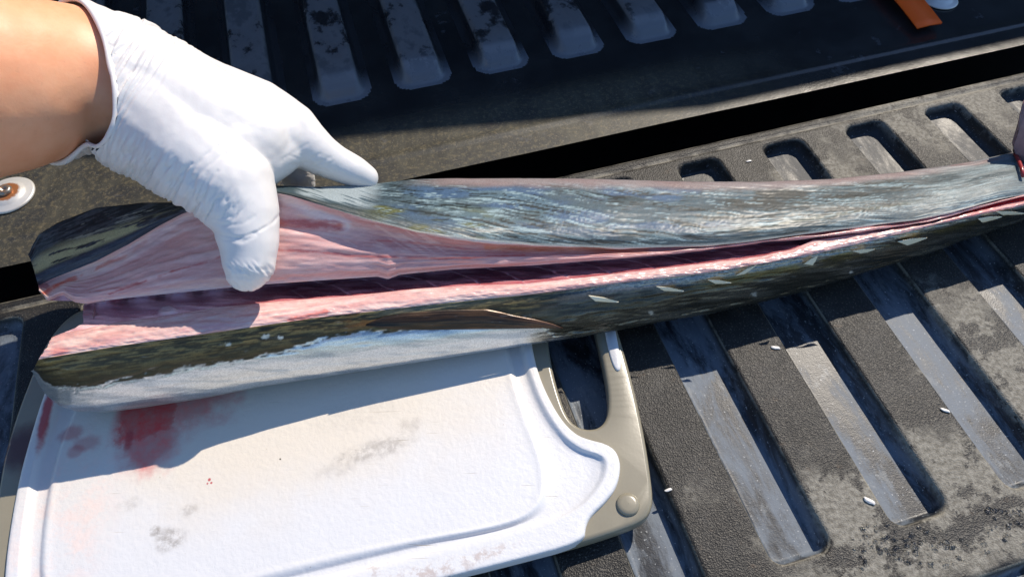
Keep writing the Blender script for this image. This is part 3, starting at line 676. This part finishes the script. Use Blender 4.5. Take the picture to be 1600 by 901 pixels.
def paint_flesh_low(px, py, u, g):
    yD = np.interp(px, cD[0], cD[1]); yE = np.interp(px, cE[0], cE[1]); f = np.clip((py-yD)/np.maximum(yE-yD, 3), 0, 1)
    n1 = fbm(px/55, f*9+px*.004, 61, 4); n2 = fbm(px/22, py/5, 62, 3); n3 = fbm(px/6, py/2, 63, 2)
    c = mix(np.broadcast_to(np.array([.66, .43, .385]), px.shape+(3,)), (.57, .29, .27), ss(.45, .72, n1)*.8)
    c = mix(c, (.74, .60, .53), ss(.45, .3, n1)*.6)
    c = mix(c, (.60, .30, .32), ss(.55, .75, f)*ss(.98, .85, f)*ss(560, 300, px)*.6*ss(.3, .6, n2))
    c = mix(c, (.72, .14, .09), ss(5, 1, seg_dist(px, py, [(450, 500), (480, 494), (510, 487)])+5*(n3-.5))*.7)
    c = mix(c, (.55, .12, .12), ss(22, 4, np.hypot(px-92, (py-548)*1.4)+8*(n2-.5))*.6)
    c = mix(c, (.66, .16, .14), ss(1440, 1540, px)*.4)
    c = mix(c, (.45, .12, .13), ss(.05, .0, f)*.5)
    c = c*(.9+.2*n3[..., None])
    return c, np.full(px.shape, .3), .0014*(n2-.5)+.0008*(n1-.5)
def paint_skin_low(px, py, u, g):
    yE = np.interp(px, cE[0], cE[1]); yG = np.interp(px, cG[0], cG[1]); f = np.clip((py-yE)/np.maximum(yG-yE, 3), 0, 1.2)
    n1 = fbm(px/26, (py+.12*px)/2.2, 71, 4); n2 = fbm(px/60, (py+.14*px)/6, 72, 3); n3 = fbm(px/3.2, py/2, 73, 2); n4 = fbm(px/45, py/14, 74, 3)
    c = mix(np.broadcast_to(np.array([.035, .033, .02]), px.shape+(3,)), (.15, .135, .075), ss(.42, .62, n1)*ss(.60, .15, f))
    c = mix(c, (.24, .20, .09), ss(.5, .62, n2)*ss(.35, .05, f)*ss(300, 60, px+100*n4)*.8)
    c = mix(c, (.14, .08, .03), ss(.5, .6, n4)*ss(520, 570, px)*ss(660, 600, px)*ss(.5, .3, f)*.8)
    c = c*np.array([1.35, 1.15, .80])
    # black to silver boundary: jagged strokes
    bd = np.interp(px, [45, 131, 225, 300, 375, 450, 520, 562, 610, 830, 870], [.72, .62, .58, .52, .56, .50, .36, .34, .42, .45, .9])
    jag = f-bd+.20*(fbm((px-2.2*py)/30, (py+.25*px)/3.0, 75, 3)-.5)
    silv = ss(-.02, .03, jag)*ss(905, 850, px+8*n4)
    sc_ = mix(np.broadcast_to(np.array([.78, .79, .77]), px.shape+(3,)), (.52, .57, .60), ss(.45, .7, fbm(px/70, py/7, 76, 3)))
    sc_ = sc_*(.92+.14*n3[..., None])
    c = c*(1-silv[..., None])+sc_*silv[..., None]
    # right of the fin: dark gunmetal with olive shoulder and bright speckled rim under the cut
    rt = ss(800, 900, px)
    gun = mix(np.broadcast_to(np.array([.060, .058, .045]), px.shape+(3,)), (.135, .13, .105), ss(.45, .65, n2))
    gun = mix(gun, (.13, .11, .04), ss(.45, .6, n4)*ss(.55, .25, f)*ss(1050, 1150, px)*.8)
    c = np.where((silv < .05)[..., None], c*(1-rt[..., None])+gun*rt[..., None], c)
    rim = ss(.24, .10, f+.12*(n2-.5))*ss(840, 1000, px); c = mix(c, (.42, .44, .42), rim*.75*(.3+1.2*n3))
    rim2 = ss(.18, .06, f)*ss(900, 600, px)*ss(560, 640, px); c = mix(c, (.22, .24, .18), rim2*.5)
    for (x_, y_, a_) in ((415, 526, 7), (357, 538, 5), (1018, 488, 5), (1178, 459, 6), (438, 527, 5), (1330, 425, 3)):
        c = mix(c, (.66, .66, .58), ss(1.2, .5, np.hypot((px-x_)/a_, (py-y_)/(a_*.6))+1.2*(n3-.5)))
    r_ = .34+.15*n3*(1-silv)-.06*silv-.14*rt; met = .3+.45*silv+.35*rt
    c = np.where((u > 5.6)[..., None], c*0+np.array([.40, .41, .40])*(.8+.3*n3[..., None]), c)
    d = (.0006*(n1-.5)+.0007*(n2-.5))*(1-.7*silv)-.0003*ss(.06, 0, np.abs(jag))
    c = np.concatenate([c, np.where(u > 5.6, .3, met)[..., None]], -1)
    return c, r_, d*ss(6.5, 5.5, u)
vis = slice(40, None)
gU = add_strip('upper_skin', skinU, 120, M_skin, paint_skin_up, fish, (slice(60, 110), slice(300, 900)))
add_strip('upper_flesh', fleshU, 84, M_flesh, paint_flesh_up, fish)
add_strip('body_cavity', cav, 60, M_flesh, paint_cav, fish, (slice(30, 55), slice(100, 700)))
add_strip('lower_flesh', fleshL, 36, M_flesh, paint_flesh_low, fish)
add_strip('lower_skin', skinL, 110, M_skin, paint_skin_low, fish, (slice(8, 40), slice(100, 700)))
# cut ends: fill the C shaped section at both ends
def cap(j):
    """close the cut section at station j: lifted lobe, back wall and lower lobe"""
    ctr = [loft(c_, 1+6*(len(c_)-1))[0][:, j] for c_ in (skinU, fleshU, cav, fleshL, skinL)]
    k0, k3, w1, w3 = ctr[2][6], ctr[2][24], ctr[0][12], ctr[0][0]
    polys = [np.vstack([ctr[0][12:], ctr[1][1:], k0[None]]), np.vstack([ctr[2][6:25], ctr[0][0:13]]), np.vstack([ctr[2][24:], ctr[3][1:], ctr[4][1:]])]
    V_, Fs_ = [], []; b0 = 0
    for pl in polys:
        bm = bmesh.new(); vv = [bm.verts.new(p) for p in pl]; es = [bm.edges.new((vv[i], vv[(i+1) % len(vv)])) for i in range(len(vv))]
        bmesh.ops.triangle_fill(bm, edges=es, use_beauty=True); bm.verts.index_update()
        Fs_ += [[b0+y.index for y in x.verts] for x in bm.faces]; V_ += [x.co[:] for x in bm.verts]; b0 = len(V_); bm.free()
    V_ = np.array(V_); nz = fbm(V_[:, 0]*900, V_[:, 2]*900, 83)
    return mesh_obj('cut_end', V_, Fs_, M_flesh, fish, False, mix(np.tile(np.array([.40, .13, .13]), (len(V_), 1)), (.62, .36, .34), nz), np.full(len(V_), .3))
cap(0); cap(NS-1)

# fins: thin curved blades lying on the skin
def surf_z(px, py):
    """height of the lower skin at a photo pixel"""
    x = np.asarray(px, float); yE = np.interp(x, cE[0], cE[1]); yG = np.interp(x, cG[0], cG[1]); f = np.clip((py-yE)/(yG-yE), 0, 1)
    zE = np.interp(x, cE[0], cE[2]); zG = np.interp(x, cG[0], cG[2])
    return zE*(1-f)+zG*f+.0030*np.interp(f, [0, .3, .6, .85, 1], [0, .75, 1, .6, 0])
def blade(name, top, bot, lift, cfun, n=60, m=14, th=.0003, mat=None):
    top, bot = np.array(top, float), np.array(bot, float)
    def rs(p):
        d = np.r_[0, np.cumsum(np.hypot(*np.diff(p, axis=0).T))]; q = np.linspace(0, d[-1], n); return np.stack([np.interp(q, d, p[:, 0]), np.interp(q, d, p[:, 1])], 1)
    a, b = rs(top), rs(bot); f = np.linspace(0, 1, m)[:, None]
    px = a[:, 0]*(1-f)+b[:, 0]*f; py = a[:, 1]*(1-f)+b[:, 1]*f; u = np.broadcast_to(np.linspace(0, 1, n), px.shape); ff = np.broadcast_to(f, px.shape)
    z_ = surf_z(px, py)+lift(u, ff)+.00022*np.sin(ff*34+u*4)
    g = P(px, py, z_); k = n*m; V_ = np.concatenate([g.reshape(-1, 3), g.reshape(-1, 3)-np.array([0, 0, th])])
    G = grid_faces(m, n); Fs = np.concatenate([G[:, ::-1], G+k]); e = []
    idx = np.arange(k).reshape(m, n); loop = np.concatenate([idx[0, :-1], idx[:-1, -1], idx[-1, :0:-1], idx[:0:-1, 0]])
    e = np.stack([loop, np.roll(loop, -1), np.roll(loop, -1)+k, loop+k], 1)
    c_ = cfun(px, py, u, ff).reshape(-1, 3)
    return mesh_obj(name, V_, np.concatenate([Fs, e]), mat or M_skin, fish, True, np.concatenate([c_, c_]), np.full(2*k, .3))
def fincol(px, py, u, f):
    r_ = fbm(u*7, f*26+u*3, 81, 3); c = mix(np.broadcast_to(np.array([.030, .018, .010]), px.shape+(3,)), (.085, .045, .020), ss(.4, .65, r_))
    c = mix(c, (.22, .11, .06), ss(.72, .95, u)*.7); c = mix(c, (.02, .018, .014), ss(.18, .0, u)*.8); return mix(c, (.40, .32, .26), ss(.03, 0, f)*ss(.75, .85, u)*.7)
blade('pectoral_fin', [(572, 506), (600, 494), (640, 488), (700, 484), (760, 483), (781, 487), (800, 492), (835, 498), (862, 505), (880, 512)],
      [(572, 508), (600, 513), (660, 515), (720, 514), (800, 513), (850, 512), (879, 513)], lambda u, f: .0002+.0003*u+.0010*np.sin(np.pi*f), fincol)
def flcol(px, py, u, f):
    return mix(mix(np.broadcast_to(np.array([.55, .46, .28]), px.shape+(3,)), (.80, .74, .56), ss(.3, .7, fbm(u*4, f*9+u, 82, 3))), (.75, .72, .62), ss(.7, 1, u)*.6)
t = NT('pale dry finlet'); t.P('Base Color', t.mixc(t.noise(500, 3, .6, None, (.3, 1, 1)), (.70, .60, .38), (.88, .82, .64))).P('Roughness', .5).P('Transmission Weight', 0.0); M_finlet = t.m
for (b0, b1, tip) in (((919, 461), (930, 470), (967, 471)), ((1025, 447), (1038, 454), (1069, 454)), ((1106, 437), (1118, 443), (1143, 441)), ((1150, 430), (1163, 428), (1182, 414)),
                      ((1256, 412), (1270, 414), (1279, 399)), ((1332, 392), (1346, 396), (1367, 389)), ((1402, 377), (1418, 383), (1449, 371)), ((1528, 341), (1536, 348), (1566, 338)), ((1556, 330), (1568, 336), (1603, 333))):
    m0 = ((b0[0]+tip[0])/2, (b0[1]+tip[1])/2-1.5); m1 = ((b1[0]+tip[0])/2, (b1[1]+tip[1])/2+1)
    blade('finlet', [b0, m0, tip], [b1, m1, (tip[0]-1, tip[1]+1)], lambda u, f: .0008+.0022*u, flcol, 20, 6, mat=M_finlet)
# tail stub standing up at the right end
tp = [(1583, 246, .030), (1588, 232, .036), (1592, 205, .046), (1596, 180, .054), (1603, 158, .060), (1640, 150, .062), (1660, 200, .050), (1650, 250, .034), (1610, 262, .030)]
fr = [P(*q) for q in tp]; bm = bmesh.new(); a_ = [bm.verts.new(q) for q in fr]; b_ = [bm.verts.new(q+np.array([.002, .006, -.001])) for q in fr]
bm.faces.new(a_); bm.faces.new(b_[::-1])
for i in range(len(a_)): bm.faces.new([a_[i], a_[(i+1) % len(a_)], b_[(i+1) % len(a_)], b_[i]])
bmesh.ops.bevel(bm, geom=bm.edges[:], offset=.0015, segments=2, affect='EDGES')
t = NT('pinkish tail skin'); t.P('Base Color', t.mixc(t.noise(300, 4, .6), (.22, .12, .13), (.38, .24, .24))).P('Roughness', .35)
bm_obj('tail_fin', bm, t.m, fish, True)
# red line round the tail wrist
t = simple('blood red seam', (.30, .03, .03), .3); 
seam = [P(x, y, z_+.001) for x, y, z_ in ((1586, 240, .030), (1591, 250, .032), (1596, 262, .034), (1599, 275, .035))]
def tube(name, pts, r, mat, parent, n=8, loc=None):
    pts = [np.array(p) for p in pts]; V_ = []
    for i, p in enumerate(pts):
        d = pts[min(i+1, len(pts)-1)]-pts[max(i-1, 0)]; d = d/np.linalg.norm(d); a = np.cross(d, [0, 0, 1.0]); a /= max(np.linalg.norm(a), 1e-9); b = np.cross(d, a)
        rr = r[i] if hasattr(r, '__len__') else r
        for k in range(n): q = 2*math.pi*k/n; V_.append(p+rr*(math.cos(q)*a+math.sin(q)*b))
    fs = grid_faces(len(pts), n, True).tolist()+[list(range(n))[::-1], [(len(pts)-1)*n+k for k in range(n)]]
    return mesh_obj(name, np.array(V_), fs, mat, parent, True, loc=loc)
tube('blood_seam', seam, .0011, t.m, fish)

# ------------------------------------------------------------------ gloved hand and forearm
def chain_mesh(chains, voxel, smooth_it):
    """one continuous body: overlapping tapered, flattened capsules fused by voxel remeshing"""
    bm = bmesh.new()
    for ch in chains:
        for (p0, r0), (p1, r1) in zip(ch[:-1], ch[1:]):
            d = np.linalg.norm(np.array(p1)-p0); k = max(2, int(d/(.22*min(r0, r1)))+1)
            for i in range(k+1):
                f = i/k; p = np.array(p0)*(1-f)+np.array(p1)*f; r_ = r0*(1-f)+r1*f
                bmesh.ops.create_icosphere(bm, subdivisions=3, radius=r_, matrix=Matrix.Translation(p.tolist()))
    me = bpy.data.meshes.new('tmp'); bm.to_mesh(me); bm.free()
    o = bpy.data.objects.new('tmp', me); col.objects.link(o)
    m_ = o.modifiers.new('r', 'REMESH'); m_.mode = 'VOXEL'; m_.voxel_size = voxel; m_.adaptivity = 0
    s_ = o.modifiers.new('s', 'SMOOTH'); s_.iterations = smooth_it; s_.factor = .6
    dg = bpy.context.evaluated_depsgraph_get(); ev = o.evaluated_get(dg); m2 = bpy.data.meshes.new_from_object(ev)
    n = len(m2.vertices); v = np.zeros(n*3); m2.vertices.foreach_get('co', v); v = v.reshape(-1, 3)
    nn = np.zeros(n*3); m2.vertices.foreach_get('normal', nn); nn = nn.reshape(-1, 3)
    f = np.zeros(len(m2.loops), np.int32); m2.loops.foreach_get('vertex_index', f); f = f.reshape(-1, 4)
    bpy.data.objects.remove(o); bpy.data.meshes.remove(me); bpy.data.meshes.remove(m2)
    return v, nn, f
def J(px, py, z_, r_): return (P(px, py, z_), r_)
wrist = J(118, 108, .124, .0345)
arm = [J(-330, 150, .165, .052), J(-150, 128, .150, .0475), J(0, 130, .136, .0392), J(118, 119, .1235, .0326), J(190, 138, .117, .0292), J(240, 152, .114, .023)]
hand_ch = [
    [J(-40, 134, .140, .0420), J(0, 130, .136, .0400), J(118, 118, .124, .0333), J(190, 134, .118, .0318)],
    [J(170, 130, .119, .0315), J(250, 168, .112, .0318), J(330, 210, .105, .0290), J(385, 225, .101, .0225)],
    [J(190, 108, .116, .0240), J(260, 128, .110, .0205), J(330, 156, .105, .0185), J(400, 178, .101, .0170), J(452, 205, .097, .0142)],
    [J(300, 210, .106, .0270), J(360, 235, .103, .0220), J(398, 240, .099, .0170), J(428, 230, .097, .0140)],
    [J(395, 195, .103, .0185), J(440, 215, .098, .0140)],
    [J(390, 240, .099, .0160), J(398, 262, .097, .0115)],
    # index finger: knuckle, middle joint, tip on the skin
    [J(452, 205, .097, .0142), J(472, 222, .093, .0125), J(498, 240, .087, .0102), J(522, 254, .081, .0088), J(550, 267, .075, .0079), J(573, 278, .0695, .0060)],
    # thumb: base, joint, tip pressed on the flesh
    [J(240, 185, .112, .0300), J(310, 245, .106, .0245), J(358, 290, .101, .0200), J(382, 335, .094, .0150), J(389, 378, .087, .0128), J(389, 408, .082, .0113), J(387, 420, .079, .0096)],
    # middle, ring and little finger curling down behind the lifted flap
    [J(425, 218, .088, .0125), J(450, 244, .078, .0100), J(462, 266, .069, .0090), J(468, 286, .060, .0078)],
    [J(390, 200, .088, .0135), J(408, 235, .070, .0100), J(405, 268, .058, .0088), J(395, 300, .046, .0078)],
    [J(340, 190, .090, .0140), J(355, 230, .070, .0096), J(350, 268, .058, .0082), J(345, 300, .046, .0070)],
]
v, nn, f = chain_mesh(hand_ch, .00066, 24)
px, py = proj(v)
# latex wrinkles: fine ridged folds in bands; coordinates from the arm axis
def ridged(n_): return 1-np.abs(2*n_-1)
w0 = P(118, 108, .124); w1 = P(330, 195, .105); ax = (w1-w0)/np.linalg.norm(w1-w0)
along = (v-w0)@ax; rad = v-w0-along[:, None]*ax; e1 = np.cross(ax, [0, 0, 1.0]); e1 /= np.linalg.norm(e1); e2 = np.cross(ax, e1)
ang = np.arctan2(rad@e2, rad@e1)
bow = along+.010*np.cos(ang-np.pi*0)*0
# cuff folds: rings round the wrist
q = along*1000; ringn = ridged(vnoise(q/2.3+1.3*np.sin(ang*1.3+1)+1.5*fbm(q/14, ang*1.3, 90, 2), ang*1.1, 91))**3*(.35+vnoise(q/7, ang*2.2, 97))
band = ss(10, 16, q)*ss(52, 34, q)
_c0 = P(98, 116, .1255); _w = np.array([0, 0, H])-_c0; _w = _w-(_w@ax)*ax; _w /= np.linalg.norm(_w)
cang = np.arctan2(rad@np.cross(ax, _w), rad@_w); qq = (along-.0200*np.cos(cang*.8)*1.0)*1000      # folds bow forward like the cuff edge
d = (.0014-.0015*ringn)*band; rg = np.random.RandomState(11)
for i_ in range(22):
    q0 = -6+i_*1.9+rg.uniform(-.6, .6); am, aw_ = rg.uniform(-1.5, 1.2), rg.uniform(.5, 1.3)
    line = qq-q0-1.6*np.sin(cang*1.3+rg.uniform(0, 6))-.8*np.sin(cang*2.7+rg.uniform(0, 6))
    wgt = np.exp(-((cang-am)/aw_)**2)*ss(8, 14, q)*ss(60, 40, q)
    d += wgt*(-.0010*np.exp(-(line/.55)**2)+.0004*np.exp(-((line-1.1)/.7)**2))
# diagonal pulls towards the thumb
pts_t = [(270, 320), (300, 285), (330, 262)]
dth = P(362, 295, .097)-P(240, 185, .112); dth /= np.linalg.norm(dth); at = (v-P(362, 295, .097))@dth; lat = np.linalg.norm(np.cross(v-P(362, 295, .097), dth), axis=1)
side = np.cross(dth, [0, 0, 1.0]); sl = (v-P(362, 295, .097))@side
near = ss(430, 330, px)*ss(150, 210, px)*ss(150, 230, py)*ss(352, 335, py)
pull = ridged(fbm((px*.83+py*.42)/9.0, (py*.83-px*.42)/48.0, 92, 3))
lowedge = ss(.55, .0, (( -(px-155)*.335+(py-235)*-.94)/-60.0)) if False else np.clip(1-np.abs((py-(235+(px-155)*.62))/75.0), 0, 1)
d -= .0020*pull**4*near*lowedge
# creases where thumb and index bend
for pts, w_, k in (([(300, 285), (322, 262), (352, 240)], 2.6, .0012), ([(282, 300), (298, 270), (320, 244), (340, 228)], 2.6, .0011), ([(316, 318), (322, 292), (340, 268)], 2.4, .0011), ([(262, 300), (276, 276), (300, 256)], 2.4, .001), ([(240, 292), (256, 268), (276, 250)], 2.4, .001), ([(440, 330), (425, 348), (402, 362), (372, 372)], 2.2, .0011), ([(318, 352), (345, 366), (385, 375), (400, 366)], 3.0, .0011), ([(322, 344), (350, 352), (380, 350), (396, 338)], 3.0, .0008), ([(312, 338), (335, 342), (360, 338)], 2.6, .0008), ([(330, 362), (350, 374), (380, 378)], 2.4, .0007),
                   ([(455, 258), (480, 252), (500, 240)], 2.5, .0005), ([(470, 262), (492, 258), (515, 246)], 2.5, .0005), ([(440, 250), (455, 240), (480, 225)], 3, .0005), ([(485, 266), (505, 262), (520, 252)], 2, .0004)):
    d -= .35*k*np.exp(-(seg_dist(px, py, pts)/w_)**2)*(.4+vnoise(px/12, py/12, 98))
iw = ss(440, 460, px)*ss(530, 500, px)*ss(235, 250, py); d += .0005*(ridged(fbm((px+py*.6)/22, (py-px*.25)/3.2, 93, 3))-.6)*iw
d += .0007*(fbm(px/40, py/40, 94, 3)-.5)
# loose fingertip of latex on the thumb
d += .0012*ss(400, 425, py)*ss(340, 360, px)*ss(440, 420, px)*(ridged(fbm((px-py)/9, (px+py)/26, 95, 3))-.4)
d = d*(1-ss(-30, -45, q)*0)
# flare towards the cuff
flare = ss(18, -8, q)*.0022; v2 = v+nn*(d+flare+.0004)[:, None]
c0 = P(98, 116, .1255); wc = np.array([0, 0, H])-c0; wp = wc-(wc@ax)*ax; wp /= np.linalg.norm(wp); sd = np.cross(ax, wp); dn = np.array([0, -1.0, 0]); sd = sd if sd@dn > 0 else -sd; wp = .975*wp+.22*sd; wp /= np.linalg.norm(wp); sd = np.cross(ax, wp)
Dn = max(np.linspace(0, .08, 400), key=lambda D_: -abs(proj(c0+.0345*wp+D_*ax)[0]-188)); cn = np.cross(sd, .0345*wp+Dn*ax); cn /= np.linalg.norm(cn)
if cn@ax < 0: cn = -cn
Pa = c0
bm = bmesh.new(); me_ = bpy.data.meshes.new('t'); me_.from_pydata(v2.tolist(), [], f.tolist()); bm.from_mesh(me_); bpy.data.meshes.remove(me_)
bmesh.ops.bisect_plane(bm, geom=bm.verts[:]+bm.edges[:]+bm.faces[:], plane_co=Pa.tolist(), plane_no=cn.tolist(), clear_inner=True)
bedge = [e for e in bm.edges if e.is_boundary]
# rolled rim: extrude the open edge inward a little and out into a bead
ordered = []
if bedge:
    nxt = {}
    for e in bedge:
        a, b = e.verts; nxt.setdefault(a, []).append(b); nxt.setdefault(b, []).append(a)
    loops = []; seen = set()
    for s_ in nxt:
        if s_ in seen: continue
        lp = [s_]; seen.add(s_); cur = s_
        while True:
            nb = [w for w in nxt[cur] if w not in seen]
            if not nb: break
            cur = nb[0]; seen.add(cur); lp.append(cur)
        loops.append(lp)
    ordered = max(loops, key=len)
rim = np.array([w.co[:] for w in ordered])
t = NT('white latex'); x_, y_, z_ = t.sep()
base = t.mixc(t.ramp(t.noise(40, 4), .35, .7), (.70, .67, .645), (.76, .73, .70))
t.P('Base Color', base).P('Roughness', .42).P('Subsurface Weight', .10).P('Subsurface Radius', (.006, .004, .003)).P('Subsurface Scale', .3)
t.P('Normal', t.bump(t.math('ADD', t.noise(170, 4, .6), t.math('MULTIPLY', t.noise(1100, 2), .3)), .16, .0006)); M_glove = t.m
person = thing('person', 'forearm and hand in a white latex glove, pinching the open fish', 'person', P(-60, 118, .14))
bm.verts.index_update(); gv = np.array([x.co[:] for x in bm.verts]); gf = [[y.index for y in x.verts] for x in bm.faces]; bm.free()
glove = mesh_obj('glove', gv, gf, M_glove, person)
if len(rim) > 20:
    k = 160; dcum = np.r_[0, np.cumsum(np.linalg.norm(np.diff(np.vstack([rim, rim[:1]]), axis=0), axis=1))]; uu = np.linspace(0, dcum[-1], k, endpoint=False); rc = np.vstack([rim, rim[:1]])
    rp = np.stack([np.interp(uu, dcum, rc[:, i]) for i in range(3)], 1); kk = np.hanning(23); kk /= kk.sum(); rp = np.stack([np.convolve(np.r_[rp[-11:, i], rp[:, i], rp[:11, i]], kk, 'valid') for i in range(3)], 1); cc = rp.mean(0); m = 8; V_ = []
    for i in range(k):
        out = rp[i]-cc; out -= (out@cn)*cn; out /= np.linalg.norm(out); rr = .0013+.0002*math.sin(i*.37)
        for j in range(m): q_ = 2*math.pi*j/m; V_.append(rp[i]+rr*(math.cos(q_)*out+math.sin(q_)*cn)-out*.0002)
    V_ = np.array(V_); idx = np.arange(k*m).reshape(k, m); nx = np.roll(idx, -1, 0)
    Fr = np.stack([idx, nx, np.roll(nx, -1, 1), np.roll(idx, -1, 1)], -1).reshape(-1, 4)
    mesh_obj('rolled_cuff', V_, Fr, M_glove, glove)
va, na, fa = chain_mesh([arm], .0018, 60)
pxa, pya = proj(va); va = va+na*(.0008*(fbm(pxa/60, pya/60, 96, 3)-.5))[:, None]
t = NT('sunlit tanned skin'); nz = t.noise(55, 5, .6); fr_ = t.noise(420, 3, .6)
base = t.mixc(t.ramp(nz, .3, .7), (.80, .34, .17), (.86, .42, .23)); base = t.mixc(t.math('MULTIPLY', t.ramp(fr_, .62, .72), .18), base, (.50, .22, .13))
t.P('Base Color', base).P('Roughness', .5).P('Subsurface Weight', .15).P('Subsurface Radius', (.012, .004, .002)).P('Subsurface Scale', .5)
t.P('Normal', t.bump(t.math('ADD', t.noise(700, 3, .6), t.math('MULTIPLY', t.noise(160, 3), .5)), .15, .0005))
mesh_obj('forearm', va, fa, t.m, person)

# ------------------------------------------------------------------ small scraps and water drops on the tailgate
t = simple('pale flesh scrap', (.62, .60, .56), .4); M_scrap = t.m
def scrap(px, py, z_, L, ang, label):
    c = P(px, py, z_); bm = bmesh.new(); bmesh.ops.create_icosphere(bm, subdivisions=3, radius=1)
    for w in bm.verts:
        co = np.array(w.co); k = .7+.7*float(fbm(co[0]*1.7+px, co[1]*1.7+co[2], 7)); x = co[0]*L*k; y = co[1]*L*.4*k+.07*L*math.sin(co[0]*3); zz = co[2]*L*.16*k
        w.co = Vector((c[0]+x*math.cos(ang)-y*math.sin(ang), c[1]+x*math.sin(ang)+y*math.cos(ang), c[2]+zz+L*.1))
    o = bm_obj('fish_scrap', bm, M_scrap, loc=c); tag(o, label, 'scrap', 'pale scraps fallen on the tailgate'); return o
scrap(1212, 543, .0003, .0024, -.3, 'tiny pale scrap on the land right of the first wide recess, just below the fish')
scrap(1477, 641, .0003, .0022, -.6, 'tiny pale scrap beside the long recess at the right side of the tailgate')
scrap(1358, 782, .0003, .0028, -.7, 'largest pale scrap, beside the near end of the second long recess')
scrap(1044, 765, .0003, .0017, .2, 'tiny pale scrap beside the right edge of the cutting board handle')
scrap(1170, 171+81, .0003, .0018, .1, 'tiny white crumb on the far tailgate edge beside the black gap')
bm = bmesh.new(); rng = random.Random(5)
for i in range(150):
    if i < 90: x_, y_ = rng.gauss(1420, 60), rng.gauss(850, 20)
    elif i < 120: x_, y_ = rng.uniform(1540, 1600), rng.uniform(790, 850)
    else: x_, y_ = rng.uniform(1330, 1560), rng.uniform(835, 880)
    if x_ < 1330 or y_ > 893 or (y_ < 815 and x_ < 1500): continue
    p = P(x_, y_, 0.0); a_, b_ = toAB(p)
    if b_ < .033 or any(rrect(a_, b_, A0+k*PITCH, A0+k*PITCH+W, BB, TB, .0075) < .002 for k in range(-2, 6)): continue
    r_ = rng.uniform(.0005, .0017); m4 = Matrix.Translation((p[0], p[1], -.0001)) @ Matrix.Diagonal((r_, r_*rng.uniform(.7, 1), r_*.5, 1))
    bmesh.ops.create_icosphere(bm, subdivisions=2, radius=1, matrix=m4)
t = NT('water drop'); t.P('Base Color', (1, 1, 1)).P('Roughness', .03).P('Transmission Weight', 1).P('IOR', 1.33)
o = bm_obj('water_drops', bm, t.m, loc=P(1420, 850, 0)); o['label'] = 'beads of clear water standing on the near lip of the tailgate'; o['category'] = 'water'; o['kind'] = 'stuff'
bpy.context.view_layer.update()
